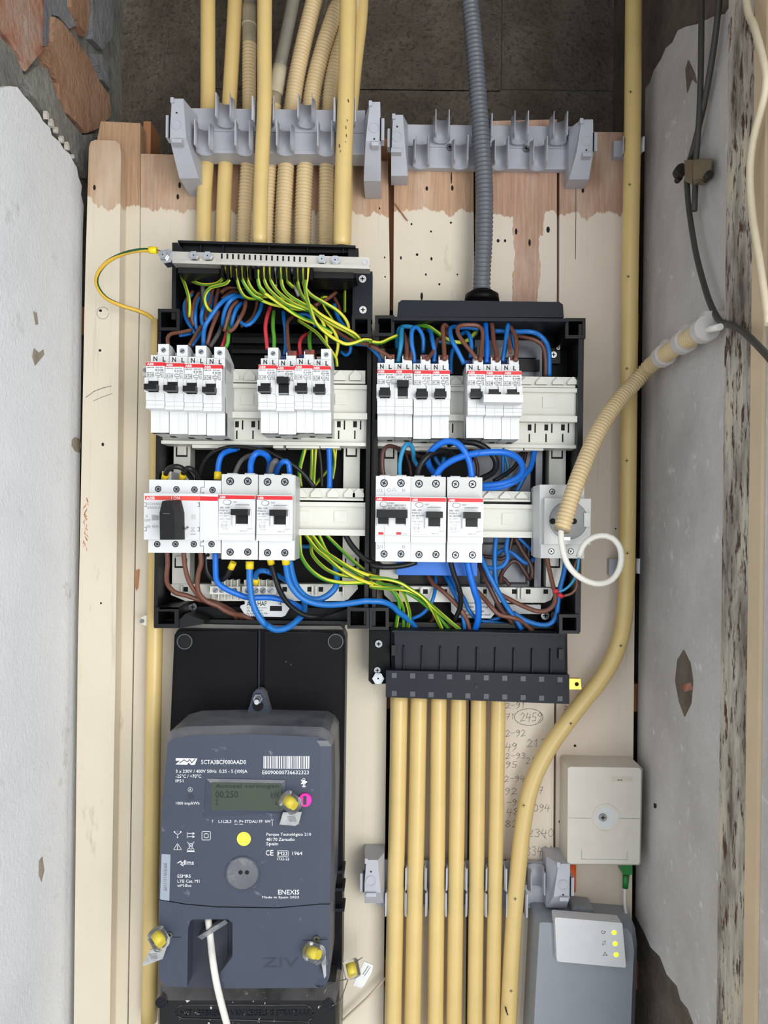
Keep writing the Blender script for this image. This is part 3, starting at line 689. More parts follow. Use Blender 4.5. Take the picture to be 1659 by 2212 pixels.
def rack(label, plate, hp, ends, ups, lows, yu, yl, screws=()):
    x0,y0,x1,y1 = plate
    t = thing('conduit_rack', label, 'pipe rack', P((x0+x1)/2, y1, 0), 'grey plastic conduit racks')
    mb = MB(); mb.rect(x0, y0, x1, y1, hp-3, hp, 0.0006); part('base_plate', mb, M['clip'], t)
    mb = MB(); mb.rect(x0, (y0+y1)/2-1, x1, (y0+y1)/2+1, hp, hp+1.6); part('centre_rib', mb, M['clip'], t)
    mb = MB(); mb.rect(x0, y1-7, x1, y1, max(0.3, hp-24), hp+1, 0.0005); part('lower_flange', mb, M['clip'], t)
    for (a, b, c, d, sgn) in ends:
        H = hp + 34; dx = (c-a)
        mb = MB()
        mid = b + (d-b)*0.62
        xa, xc = (a, c-dx*0.30) if sgn < 0 else (a+dx*0.30, c)
        mb.loft([([(a, b), (c, b), (c, d), (a, d)], 0.3, H), ([(a, b), (c, b), (c, d), (a, d)], H*0.55, H), ([(xa+dx*0.12, b), (xc-dx*0.02, b), (xc+ (0.12*dx if sgn<0 else 0), mid), (xa-(0.12*dx if sgn>0 else 0), mid)], H, H)], 0.0012, 2)
        e = part('end_bracket', mb, M['clip'], t)
        cx = (xa+xc)/2 + (0 if sgn < 0 else 0); cy = b+(mid-b)*0.66
        mb = MB(); mb.ring(cx, cy, 11.5, 9.5, H-1, H+0.8, 20); part('screw_boss', mb, M['clip'], e)
        mb = MB(); mb.cyl(cx, cy, 9.4, H-1, H+0.15, 20); part('boss_floor', mb, M['clip'], e)
        mb = MB(); mb.cyl(cx, b+(mid-b)*(0.36 if sgn<0 else 0.95), 2, H-1, H+0.2, 10); part('pin_hole', mb, M['hole'], e)
        ex = a if sgn < 0 else c
        mb = MB(); mb.rect(ex-3-(5 if sgn<0 else -2), b+(mid-b)*0.42, ex+(0 if sgn<0 else 8), b+(mid-b)*0.98, H-14, H-2, 0.0006); part('latch_tab', mb, M['clip'], e)
        mb = MB(); mb.rect(ex-1.6, b+(mid-b)*0.4, ex+1.6, b+(mid-b)*1.0, H-6, H+0.1); part('latch_slot', mb, M['hole'], e)
        mb = MB(); mb.rect(min(xa,xc)+2, b-3, min(xa,xc)+9, b+8, H-5, H+3, 0.0006); part('hook', mb, M['clip'], e); mb = MB(); mb.rect(max(xa,xc)-26 if sgn<0 else min(xa,xc)+8, mid+2, max(xa,xc)-4, mid+10, H-6, H+3, 0.0006); part('hook', mb, M['clip'], e)
    for row, yy in ((ups, yu), (lows, yl)):
        for x, dy, full in row:
            mb = MB()
            if full: clip_geo(mb, x, yy[0]+dy, yy[1]+dy, hp+13)
            else: clip_geo(mb, x, yy[0]+dy, yy[1]+dy, hp+11, 7.9, 1.3, 9.0, -44.0, 0.9)
            part('clip', mb, M['clip'], t)
    for x, y in screws:
        mb = MB(); mb.cyl(x, y, 7.5, hp, hp+2.2, 14); s = part('screw', mb, M['screw'], t)
        mb = MB(); mb.rect(x-4.5, y-1, x+4.5, y+1, hp, hp+2.4); mb.rect(x-1, y-4.5, x+1, y+4.5, hp, hp+2.4); part('cross_slot', mb, M['hole'], s)
    return t
rack('grey plastic conduit rack holding the pipes above the left board', (404,236,788,332), 46, [(366,213,410,350,-1),(783,220,822,356,1)],
     [(488,0,0),(571,0,1),(662,1,0),(746,3,1)], [(443,0,0),(529,1,0),(617,1,0),(704,2,0)], (217,268), (274,328))
rack('empty grey plastic conduit rack behind the dark grey corrugated pipe', (876,271,1243,364), 8, [(845,248,882,362,-1),(1238,258,1282,370,1)],
     [(954,-1,0),(1039,0,1),(1122,2,0),(1205,3,0)], [(910,0,0),(994,1,0),(1080,3,0),(1162,4,0)], (253,303), (305,358), ((972,317),(1137,320)))
rack('lower grey plastic conduit rack gripping the yellow pipes below the right board', (816,1860,1192,1960), 8, [(786,1858,830,1970,-1),(1188,1866,1232,1980,1)],
     [(898,0,1),(985,1,1),(1070,2,1),(1157,4,0)], [(855,0,1),(941,0,1),(1027,1,1),(1114,2,1)], (1868,1916), (1922,1972))
# saddle clips of the long conduit and nail clip of the left conduit
for (x0, y, lab) in ((1364,318,'grey saddle clip on the right conduit level with the upper racks'),(1354,1222,'grey saddle clip on the right conduit beside the white cable loop')):
    t = thing('saddle_clip', lab, 'pipe clip', P(x0, y+18, 0), 'saddle clips of the long conduit')
    mb = MB(); clip_geo(mb, x0, y-16, y+16, 24, 9.4, 1.2, 4); part('clip', mb, M['clip'], t)
    mb = MB(); mb.rect(x0-38, y-14, x0-10, y+20, 0.2, 9, 0.001); part('foot', mb, M['clip'], t)
t = thing('nail_clip', 'white nail clip holding the left conduit at the bottom of the left board', 'pipe clip', P(312,1350,0))
mb = MB(); mb.prism([(304,1334),(316,1329),(336,1332),(336,1352),(316,1352),(304,1348)], 0.2, 16, 0.001); part('body', mb, M['cable'], t)
mb = MB(); mb.cyl(306, 1342, 4.5, 10, 18, 12); part('nail', mb, M['nail'], t)
t = thing('nail_clip', 'nail clip half hidden left of the first breaker', 'pipe clip', P(312,810,0))
mb = MB(); mb.rect(308,790,330,812,0.2,12,0.001); part('body', mb, M['cable'], t)
mb = MB(); mb.cyl(313, 799, 4.5, 8, 13.5, 12); part('nail', mb, M['nail'], t)

mb = MB()
for x, y, a, b in ((752,215,3,5),(750,258,2,4),(747,272,2,6),(748,290,2,5),(733,312,3,6),(735,325,2,3),(746,305,1.5,2),(1092,2176,5,9),(1095,2188,4,4)):
    hh = 75.2 if x < 800 else 35.4
    mb.line([(x,y),(x+a*0.4,y+b)], a*0.6, hh)
single('scuff_marks', mb, M['hole'], 'small dark scuff marks on the yellow conduits', 'marks', kind='stuff')
# ------------------------------------------------------------------ distribution boards
def R1(*a, **k):
    mb = MB(); mb.rect(*a, **k); return mb
def cross_screw(parent, x, y, r, h, m='screw', hexhead=False, dark='hole', name='screw'):
    mb = MB(); mb.cyl(x, y, r, h-2.5, h, 6 if hexhead else 14, smooth=not hexhead); s = part(name, mb, M[m], parent)
    mb = MB()
    if hexhead: mb.cyl(x, y-0.5, r*0.72, h, h+0.8, 14)
    mb.rect(x-r*0.55, y-r*0.13, x+r*0.55, y+r*0.13, h-0.5, h+(1.0 if hexhead else 0.25)); mb.rect(x-r*0.13, y-r*0.55, x+r*0.13, y+r*0.55, h-0.5, h+(1.0 if hexhead else 0.25))
    part('cross_slot', mb, M['steel'] if hexhead else M[dark], s, kind='stuff'); return s
def hollow(parent, x0, y0, x1, y1, h0, h1, w=7, name='corner_post'):
    mb = MB()
    a = [(x0,y0),(x1,y0),(x1,y1),(x0,y1)]; b = [(x0+w,y0+w),(x1-w,y0+w),(x1-w,y1-w),(x0+w,y1-w)]
    W = lambda pts, h: [Vector((P(x,y,h1).x, -h/1000, P(x,y,h1).z)) for x,y in pts]
    mb.rings([W(a,h0), W(a,h1), W(b,h1), W(b,h0+6)], 0, 1, True)
    o = part(name, mb, M['black'], parent)
    mb = MB(); mb.rect(x0+w+3, y0+w+3, x1-w-3, y1-w-3, h0+4, h0+12); part('socket_floor', mb, M['black_shade'], o)
    return o
def carrier(box, xa, xb, yp, yr, ys=None, pent=(), wins=(), slots=(), dh=0, tabs=()):
    r = part('rail_carrier', R1(xa, yr[0], xb, yr[1], 26, 46+dh, bev=0.0006), M['cream'], box)
    part('upper_lip', R1(xa, yr[0], xb, yr[0]+9, 44, 51+dh, bev=0.0006), M['cream'], r)
    part('lower_lip', R1(xa, yr[1]-13, xb, yr[1], 44, 54+dh, bev=0.0008), M['cream'], r)
    for x in wins: part('window', R1(x, yr[0]+21, x+28, yr[0]+45, 44, 47.5+dh, bev=0.0004), M['cream'], r)
    c = part('comb_strip', R1(xa, yp[0], xb-4, yp[1], 28, 45+dh, bev=0.0005), M['cream'], box)
    part('comb_lip', R1(xa, yp[1]-4, xb-4, yp[1], 28, 50+dh, bev=0.0005), M['cream'], c)
    for x in pent:
        mb = MB(); y0, y1 = yp
        mb.prism([(x-12,y1-5),(x-12,y0+13),(x-1,y0+2),(x+1,y0+2),(x+12,y0+13),(x+12,y1-5)], 44, 49+dh, 0.0012, 2); part('comb_tooth', mb, M['cream'], c)
    if ys:
        b = part('slot_strip', R1(xa, ys[0], xb, ys[1], 26, 42+dh, bev=0.0005), M['cream'], box)
        part('foot_lip', R1(xa, ys[1]-7, xb, ys[1], 26, 49+dh, bev=0.0006), M['cream'], b)
        for x in slots:
            mb = MB(); mb.rect(x, ys[0]+8, x+8, ys[0]+21, 41, 42.2+dh); part('slot', mb, M['hole'], b)
            mb = MB(); mb.rect(x+14.5, ys[0]+6, x+17.5, ys[0]+26, 41, 42.2+dh); part('slot', mb, M['hole'], b)
            mb = MB(); mb.rect(x+2, ys[0]+28, x+5, ys[0]+46, 41, 42.2+dh); part('slot', mb, M['hole'], b)
        for (a, c2) in tabs: part('foot_tab', R1(a, ys[1], c2, ys[1]+7, 28, 44+dh, bev=0.0005), M['cream'], b)
    return r
def mount_bar(box, x0, y0, x1, y1, latch=None):
    o = part('mounting_bar', R1(x0, y0, x1, y1, 4, 24, bev=0.001), M['cream'], box)
    if latch:
        part('latch_window', R1(x0+5, latch, x1-6, latch+21, 20, 24.4, bev=0.0005), M['hole'], o)
        part('latch', R1(x0+8, latch-4, x1-9, latch+17, 20, 27, bev=0.0006), M['cream'], o)
    return o
# ---- left board
lb = thing('distribution_board', 'open black distribution board on the left with bare earth bar on top', 'distribution board', P(565,1357,0), 'open distribution boards')
part('back_panel', R1(340, 700, 790, 1340, 0.3, 4), M['black_shade'], lb)
part('upper_back_panel', R1(385, 560, 775, 720, 0.3, 4), M['black_shade'], lb)
part('side_wall', R1(336, 690, 344, 1355, 0.3, 56, bev=0.0008), M['black'], lb)
part('side_wall', R1(790, 715, 799, 1357, 0.3, 56, bev=0.0008), M['black'], lb)
part('bottom_wall', R1(342, 1340, 790, 1348, 0.3, 30, bev=0.0008), M['black'], lb)
part('bottom_ledge', R1(346, 1312, 790, 1340, 2, 14, bev=0.0008), M['black'], lb)
part('upper_side_wall', R1(371, 566, 380, 690, 0.3, 56, bev=0.0008), M['black'], lb)
part('upper_side_wall', R1(762, 570, 769, 690, 0.3, 56, bev=0.0008), M['black'], lb)
part('side_flange', R1(766, 586, 804, 690, 38, 57, bev=0.003, seg=2), M['duct'], lb)
mb = MB(); mb.prism([(388,519),(766,530),(766,546),(400,545)], 6, 72, 0.0008); part('gland_tray', mb, M['black'], lb)
mb = MB(); mb.prism([(384,519),(768,530),(768,535),(384,524)], 4, 80, 0.0006); part('tray_lip', mb, M['black'], lb)
for x in (432, 480, 580, 663, 740):
    mb = MB(); mb.prism([(x,522+ (x-384)*0.03),(x+3,522+(x-384)*0.03),(x+3,546),(x,546)], 70, 76); part('tray_rib', mb, M['black'], lb)
mb = MB(); mb.prism([(372,524),(383,524),(399,541),(372,545)], 60, 80, 0.0006); part('tray_horn', mb, M['black'], lb)
part('tray_stub', R1(752, 536, 774, 556, 60, 76, bev=0.0006), M['black'], lb)
mb = MB(); mb.prism([(384,569),(770,583),(770,600),(388,588)], 30, 84, 0.0008); part('bar_carrier', mb, M['black_shade'], lb)
part('carrier_ledge', R1(672, 582, 764, 601, 50, 86, bev=0.0008), M['black'], lb)
part('carrier_ledge', R1(384, 576, 474, 590, 50, 86, bev=0.0008), M['black'], lb)
eb = MB(); eb.prism([(372,543),(798,556),(799,574),(372,562)], 90, 94, 0.0005); ebar = part('earth_bar', eb, M['bar'], lb, 'tinned metal earth bar with a row of slots')
mb = MB(); mb.prism([(372,562),(798,573),(799,581),(372,568)], 84, 98, 0.0006); part('bar_flange', mb, M['bar'], ebar)
mb = MB(); mb.prism([(346,541),(366,537),(370,541),(370,566),(354,569),(345,560)], 84, 97, 0.001); part('bar_clamp', mb, M['steel'], ebar)
for x, y in ((351.5,550),(418,551),(448,552),(695,559),(724,561)):
    cross_screw(ebar, x, y, 10, 100, 'steel', True)
mb = MB(); mb.ring(789, 567, 6, 4.4, 90, 94.6, 18); part('rivet', mb, M['steel'], ebar)
for k in range(16):
    x = 479 + 12.06*k; y = 553 + 0.5*k
    part('bar_slot', R1(x-1.9, y-5.5, x+1.9, y+5.5, 93, 94.25), M['hole'], ebar)
for k in range(17):
    x = 480 + 12.05*k; y = 566 + 0.42*k
    mb = MB(); mb.rect(x-2.8, y, x+2.8, y+31, 70, 96, 0.0004); part('comb_fin', mb, M['black_shade'], lb)
for x, y in ((783,602),(784,669)): cross_screw(lb, x, y, 8, 59, 'grey_w')
for x, y in ((416,1311),): cross_screw(lb, x, y, 9, 17, 'screw')
hollow(lb, 341, 667, 388, 714, 4, 58); hollow(lb, 760, 681, 801, 728, 4, 58)
hollow(lb, 333, 1312, 386, 1357, 4, 60, 9); hollow(lb, 750, 1313, 798, 1358, 4, 60)
mb = MB(); mb.prism([(386,1340),(400,1326),(440,1340),(440,1348),(386,1357)], 20, 58, 0.0008); part('corner_gusset', mb, M['black'], lb)
mb = MB(); mb.loft([([(348,1306),(392,1303),(396,1312),(344,1314)], 20, 60), ([(344,1312),(386,1312),(386,1316),(344,1316)], 60, 60)], 0.0005); part('corner_hood', mb, M['black'], lb)
for y0, y1 in ((730, 742), (756, 764)): part('inner_rib', R1(500, y0, 760, y1, 4, 14), M['black'], lb)
carrier(lb, 348, 793, (798,826), (829,903), (902,961), (388,422,456,505,539,572,700,734,768), (520,724), (508,543,728,763), 4, ((415,510),(590,612),(618,690),(692,734)))
carrier(lb, 348, 789, (1053,1079), (1083,1155), None, (650,683,719,755,784-10), (640,722))
mount_bar(lb, 375, 958, 411, 1048, 966); mount_bar(lb, 742, 958, 777, 1062, 966)
mount_bar(lb, 372, 1190, 410, 1262, 1206); mount_bar(lb, 740, 1150, 776, 1262, 1206)
mb = MB(); mb.prism([(369,1262),(772,1262),(773,1272),(752,1295),(742,1298),(400,1298),(369,1285)], 4, 26, 0.0008); ws = part('neutral_carrier', mb, M['cream'], lb)
for x in (396, 452, 610, 664, 688, 732): part('hole', R1(x, 1268, x+10, 1278, 25, 26.3), M['hole'], ws)
for x in (390, 673, 681, 740): part('hook', R1(x, 1266, x+4, 1288, 25, 31, bev=0.0005), M['cream'], ws)
for x0, x1, nm in ((453,518,4),(523,597,4)):
    tb = part('terminal_block', R1(x0, 1267, x1, 1284, 26, 44, bev=0.0006), M['cream'], lb)
    part('terminal_back', R1(x0+4, 1253, x1-2, 1267, 26, 33, bev=0.0006), M['cream'], tb)
    part('terminal_foot', R1(x0+4, 1284, x1-4, 1296, 24, 30, bev=0.0006), M['cream'], tb)
    n = 4; w = (x1-x0-10)/n
    for k in range(n):
        x = x0+5+w*(k+0.5)
        mb = MB(); mb.cyl(x, 1275.5, w*0.42, 42, 45, 12); s = part('screw', mb, M['screw'], tb)
        part('slit', R1(x-w*0.36, 1275, x+w*0.36, 1276.2, 44, 45.2, tilt=-0.7), M['hole'], tb)
        part('divider', R1(x0+5+w*(k+1)-1.2, 1252, x0+5+w*(k+1)+1.2, 1267, 30, 42), M['cream'], tb)
        part('divider', R1(x0+5+w*(k+1)-1, 1284, x0+5+w*(k+1)+1, 1296, 26, 40), M['cream'], tb)
mb = MB(); mb.prism([(528,1296),(612,1297),(614,1303),(627,1312),(616,1330),(608,1333),(531,1331),(519,1312),(520,1308),(529,1305)], 24, 27, 0.0004); lt = part('rating_plate', mb, M['white'], lb)
mb = MB(); mb.text('ABB HAF', 533, 1299, 576, 1309, 27.2); mb.text('40 A  250V 4,5 IEC 10.439-3', 533, 1311.5, 577, 1314.5, 27.2); mb.text('Ue 230/400V~', 533, 1317, 570, 1321, 27.2)
mb.text('Ie 3x40A, 50 Hz', 533, 1323, 578, 1327, 27.2); mb.text('HLD 363/3', 533, 1326.5+1, 569, 1332, 27.2); mb.text('C', 601, 1299, 605, 1306, 27.2); mb.text('E', 605, 1299, 609, 1306, 27.2)
part('lettering', mb, M['ink'], lt, kind='stuff')
part('plate_slot', R1(583, 1309, 609, 1320, 26, 27.3), M['hole'], lt)
part('cable_shroud', R1(444, 1193, 464, 1208, 30, 62, bev=0.0008), M['grey_w'], lb); mb = MB(); mb.cyl(449, 1199, 4, 60, 62.3, 14); part('shroud_hole', mb, M['hole'], lb)
part('back_tab', R1(350, 1018, 370, 1038, 30, 62, bev=0.0008), M['grey_w'], lb)
# ---- right board
rb = thing('distribution_board', 'open black distribution board on the right under a closed charcoal cover', 'distribution board', P(1030,1368,0), 'open distribution boards')
part('back_panel', R1(830, 706, 1240, 1350, 0.3, 4), M['black_shade'], rb)
part('side_wall', R1(807, 700, 815, 1360, 0.3, 56, bev=0.0008), M['black'], rb)
part('side_wall', R1(1246, 700, 1258, 1366, 0.3, 56, bev=0.0008), M['black'], rb)
part('side_rim', R1(1236, 734, 1252, 1330, 0.3, 34, bev=0.0008), M['black_shade'], rb)
part('bottom_wall', R1(840, 1346, 1212, 1356, 0.3, 34, bev=0.0008), M['black'], rb)
mb = MB(); mb.prism([(860,654),(868,648),(1208,652),(1216,658),(1218,686),(858,684)], 0.3, 62, 0.0025, 2); tc = part('top_cover', mb, M['duct'], rb, 'closed charcoal entry cover')
mb = MB(); mb.prism([(850,684),(1226,688),(1226,695),(850,692)], 0.3, 64, 0.001); part('cover_flange', mb, M['duct'], tc)
mb = MB(); c = P(1041, 640, 34)
for r0, r1, z0, z1 in ((0.0185, 0.0175, -0.006, 0.0015), (0.0165, 0.0105, 0.0015, 0.006)):
    ring = lambda r, z: [c + Vector((r*math.cos(k*0.2618), r*math.sin(k*0.2618), z)) for k in range(24)]
    mb.rings([ring(r0, z0), ring(r1, z1)], 0, 1, True, True)
part('cable_boot', mb, M['black_shade'], tc)
hollow(rb, 810, 681, 852, 726, 4, 58); hollow(rb, 1221, 687, 1265, 731, 4, 58)
hollow(rb, 797, 1313, 840, 1361, 4, 60); hollow(rb, 1208, 1327, 1252, 1369, 4, 60)
sp = part('steel_plate', R1(1022, 735, 1168, 1290, 4, 8, bev=0.0004), M['plate'], rb)
part('plate_recess', R1(1038, 1172, 1140, 1262, 8, 9), M['black'], sp); part('plate_recess_floor', R1(1043, 1177, 1135, 1257, 8, 9.6, bev=0.0006), M['plate'], sp)
part('steel_rib', R1(1030, 748, 1160, 772, 8, 16, bev=0.001), M['plate'], sp); part('dark_rib', R1(1030, 776, 1166, 800, 8, 13, bev=0.001), M['black'], sp)
part('steel_post', R1(1156, 960, 1170, 1290, 8, 22, bev=0.004, seg=3), M['plate'], sp)
part('dark_gap', R1(1146, 960, 1156, 1290, 8, 10), M['black_shade'], sp)
part('dark_gap', R1(838, 1236, 1014, 1262, 4, 9, bev=0.001), M['black'], rb)
carrier(rb, 811, 1247, (812,835), (836,909), (909,966), (985,1136-790+790,1170,1206,1238), (1172,), (962,1140,1176,1212), 2, ((860,905),(905,945),(1043,1085),(1090,1130),(1133,1174)))
carrier(rb, 811, 1150, (1060,1082), (1088,1160), None, (1057,1092,1127), (1085,))
mount_bar(rb, 825, 962, 858, 1060, 970); mount_bar(rb, 1186, 962, 1222, 1062, 970); mount_bar(rb, 1180, 1190, 1216, 1268, 1206)
part('support_block', R1(820, 1205, 860, 1250, 4, 40, bev=0.0008), M['cream'], rb)
part('blue_strip', R1(857, 1196, 1031, 1243, 30, 52, bev=0.0005), M['bluestrip'], rb, 'plain blue busbar strip')
mb = MB(); mb.prism([(828,1266),(1190,1270),(1197,1280),(1190,1296),(1176,1302),(846,1300),(830,1285)], 4, 26, 0.0008); ws = part('neutral_carrier', mb, M['cream'], rb)
for x in (852, 896, 914, 956, 1044, 1106, 1136, 1174): part('hole', R1(x, 1273, x+10, 1283, 25, 26.3), M['hole'], ws)
for x in (908, 972, 1052, 1118, 1126): part('hook', R1(x, 1270, x+4, 1294, 25, 31, bev=0.0005), M['cream'], ws)
mb = MB(); mb.prism([(974,1298),(1068,1300),(1068,1326),(1060,1336),(986,1334),(975,1322)], 22, 25, 0.0006); lt = part('rating_plate', mb, M['white'], rb)
mb = MB()
for i, (s, x0, x1) in enumerate((('Let op: hoofdschakelaar',982,1060),('u ivez.  dan  spanning',990,1054),('onder de sensor aan',994,1046),('Aarding voor : onderdeel!',982,1060))):
    mb.text(s, x0, 1300+8.5*i, x1, 1305.5+8.5*i, 25.2)
part('lettering', mb, M['ink'], lt, kind='stuff')
part('clear_plate', R1(1098, 1306, 1168, 1326, 8, 20, bev=0.0015), M['grey_w'], rb)
for x, y, r in ((1178,1330,9),(1196,766,7)): cross_screw(rb, x, y, r, 16, 'steel')
cross_screw(rb, 1206, 752, 4, 18, 'steel')
part('screw_tab', R1(1183, 752, 1210, 785, 4, 13, bev=0.001), M['black'], rb)
part('inner_rib', R1(858, 704, 1220, 712, 4, 12), M['black'], rb); 
# lower duct of the right board
mb = MB(); mb.loft([([(843,1358),(1228,1366),(1229,1462),(846,1450)], 0.3, 50), ([(843,1358),(1228,1366),(1229,1462),(846,1450)], 44, 50), ([(852,1366),(1220,1372),(1220,1462),(854,1450)], 50, 50)], 0.0008); dk = part('lower_duct', mb, M['duct'], rb, 'ribbed charcoal wire duct')
mb = MB(); mb.prism([(847,1362),(1222,1369),(1222,1373),(847,1366)], 48, 56, 0.0006); part('duct_lip', mb, M['duct'], dk)
for k in range(9):
    x = 872 + 39.5*k; y = 1392 + 0.9*k
    mb = MB(); mb.loft([([(x-1.4,y),(x+1.4,y),(x+2.2,y+58),(x-2.2,y+58)], 49, 50), ([(x-0.6,y+4),(x+0.6,y+4),(x+1.4,y+58),(x-1.4,y+58)], 54, 50)]); part('fin', mb, M['duct'], dk)
mb = MB(); mb.prism([(834,1448),(1230,1458),(1230,1521),(833,1506)], 4, 62, 0.001); bs_ = part('duct_front_strip', mb, M['duct'], dk)
for k in range(10):
    for r in range(2):
        x = 851.5 + 39.8*k; y = 1459 + 1.02*k + r*(39 + 0.25*k)
        part('knockout', R1(x-5.5, y-5.5, x+5.5, y+5.5, 60, 62.6, bev=0.0004), M['sheen_grey'], dk)
mb = MB(); mb.cyl(1029, 1484, 5, 60, 63, 14); part('knockout_boss', mb, M['black'], dk)
part('duct_latch', R1(846, 1394, 854, 1416, 44, 55, bev=0.0005), M['black'], dk); part('duct_latch', R1(1207, 1402, 1217, 1424, 44, 55, bev=0.0005), M['black'], dk)
mb = MB(); mb.prism([(797,1362),(842,1362),(842,1476),(804,1478),(796,1470)], 4, 42, 0.0015, 2); part('side_bracket', mb, M['black_shade'], rb)
cross_screw(rb, 818, 1391, 8, 45, 'screw'); cross_screw(rb, 817, 1466, 13, 48, 'steel', True); cross_screw(rb, 815, 1448, 7, 44, 'screw')
mb = MB(); mb.prism([(1230,1466),(1254,1467),(1256,1489),(1230,1489)], 30, 38, 0.001); bl = part('brass_lug', mb, M['brass'], rb)
mb = MB(); mb.cyl(1246, 1478, 4.5, 37, 38.3, 14); part('lug_hole', mb, M['hole'], bl)
# ------------------------------------------------------------------ breakers and switches
def breaker_proto(kind, up, tint, lab):
    """Built at red-band corner pixel (X0, Y0); front face at HF."""
    X0, Y0, HF = 400.0, 800.0, 105.0
    def rc(mb, x0, y0, x1, y1, h0, h1, bev=0.0004, seg=1):      # pixel offsets measured on the front plane
        pts = [(X0+a, Y0+b) for a, b in ((x0,y0),(x1,y0),(x1,y1),(x0,y1))]
        mb.loft([(pts, h0, HF), (pts, h1, HF)], bev, seg)
    t = thing('circuit_breaker', lab, 'circuit breaker', P(X0, Y0, HF), 'white circuit breakers')
    W = 39.6
    wm, gm = M['white'], M['grey_w']
    mb = MB(); rc(mb, 0.2, -21, W-0.2, 146, 47, 90); part('body', mb, gm, t)
    for a, b in ((0.2, W/2-0.15), (W/2+0.15, W-0.2)):
        mb = MB(); rc(mb, a, 96, b, 146, 80, 91); part('lower_front', mb, wm, t)
        mb = MB()
        pts = lambda y: [(X0+a, Y0+y), (X0+b, Y0+y)]
        rc(mb, a, 62, b, 82, 88, 106); rc(mb, a, 82.3, b, 92, 88, 105); rc(mb, a, 92, b, 98.5, 88, 106.5, 0.0008, 2); part('front_step', mb, wm, t)
    mb = MB(); rc(mb, 0.2, -1, W-0.2, 36, 88, HF); part('print_panel', mb, wm, t)
    mb = MB(); rc(mb, -1.2, 34, 6, 64, 88, 108.5, 0.001, 2); rc(mb, W-11, 34, W+0.6, 64, 88, 108.5, 0.001, 2); rc(mb, 5, 34, W-10, 40, 88, 106); rc(mb, 5, 58, W-10, 64, 88, 106); part('toggle_guard', mb, wm, t, kind='stuff')
    mb = MB(); rc(mb, 6, 40, W-11, 58, 90, 101); part('toggle_well', mb, M['hole'], t)
    if up:
        mb = MB(); rc(mb, 4.5, 28, W-9.5, 42, 100, 117, 0.0012, 2); rc(mb, 6, 40, W-11, 60, 100, 109, 0.0006); part('toggle', mb, M['toggle'], t)
    else:
        mb = MB(); rc(mb, 6, 40, W-11, 52, 98, 106, 0.0006); rc(mb, 4.0, 51, W-9.5, 62.5, 98, 118, 0.0012, 2); part('toggle', mb, M['toggle'], t)
    mb = MB(); rc(mb, 0, 0, W, 7.6, 100, HF+0.25, 0); part('red_band', mb, M['red'], t)
    mb = MB(); mb.text('ABB', X0+1.5, Y0+1.4, X0+16, Y0+6.4, HF+0.45, bold=0.03); part('brand_lettering', mb, M['inkw'], t, kind='stuff')
    mb = MB()
    mb.text('ABB-HAF', X0+1.5, Y0+9.6, X0+17, Y0+12.2, HF+0.2); mb.text('0025-060', X0+20, Y0+9.6, X0+35, Y0+12.4, HF+0.2); mb.text('B 16 NA', X0+20, Y0+14, X0+37, Y0+18.5, HF+0.2, bold=0.02)
    mb.text('K', X0+4, Y0+24, X0+7, Y0+29, HF+0.2); mb.line([(X0+2,Y0+22),(X0+16,Y0+22),(X0+16,Y0+31),(X0+2,Y0+31)], 0.7, HF+0.2, True); mb.line([(X0+9,Y0+22),(X0+9,Y0+31)], 0.6, HF+0.2)
    mb.text('~230', X0+20, Y0+20, X0+27, Y0+22.2, HF+0.2); mb.text('nu', X0+30, Y0+20, X0+37, Y0+22.4, HF+0.2)
    if not up or True:
        mb.line([(X0+20,Y0+24),(X0+30,Y0+24),(X0+30,Y0+28),(X0+20,Y0+28)], 0.8, HF+0.2, True); mb.line([(X0+23,Y0+28),(X0+23,Y0+32),(X0+27,Y0+32),(X0+27,Y0+28)], 0.7, HF+0.2)
        mb.line([(X0+32,Y0+24),(X0+33,Y0+30),(X0+32,Y0+32)], 0.7, HF+0.2); mb.line([(X0+35,Y0+24),(X0+36,Y0+30),(X0+35,Y0+32)], 0.7, HF+0.2); mb.text('6000', X0+11, Y0+24, X0+15, Y0+29, HF+0.2)
    part('lettering', mb, M[tint], t, kind='stuff')
    # terminals
    mb = MB(); rc(mb, 0.2, -22, W/2-0.1, -0.5, 60, 91); rc(mb, W/2+0.1, -22, W-0.2, -0.5, 60, 91); part('terminal_front', mb, wm, t, kind='stuff')
    ch = HF
    def tx(mb, s, x0, y0, x1, y1):
        vs, fs = text_geo(s, 0.03); bv = []
        for a, b in vs:
            p = P(X0+x0+a*(x1-x0), Y0+y1+b*(y0-y1), HF); bv.append(mb.bm.verts.new((p.x, -0.0912, p.z)))
        for f in fs: mb.bm.faces.new([bv[i] for i in f])
    mb = MB(); tx(mb, 'N', 6, -19.5, 14.5, -9); tx(mb, 'L', 26, -18.5, 32.5, -8); part('terminal_letters', mb, M['ink'], t, kind='stuff')
    if kind == 'S':
        mb = MB(); pts = [(X0+a, Y0+b) for a, b in ((16,-46),(W-0.2,-46),(W-0.2,-21),(16,-21))]; pb = [(X0+a, Y0+b) for a, b in ((16,-26),(W-0.2,-26),(W-0.2,-21),(16,-21))]
        mb.loft([(pb, 48, HF), (pts, 78, HF), (pts, 91, HF)], 0.0004); tt = part('terminal_tower', mb, wm, t)
        mb = MB(); mb.cyl(X0+31+4.3, Y0-33+6.8, 5.6, 88, 91.25, 14); part('screw_recess', mb, M['seam'], tt)
        mb = MB(); mb.cyl(X0+31+4.3, Y0-33+6.8, 4.4, 88, 91.5, 12); part('screw', mb, M['screw'], tt)
        mb = MB(); mb.rect(X0+31.6, Y0-27.2, X0+39, Y0-25.6, 91, 91.7, tilt=-0.6); part('slit', mb, M['hole'], tt)
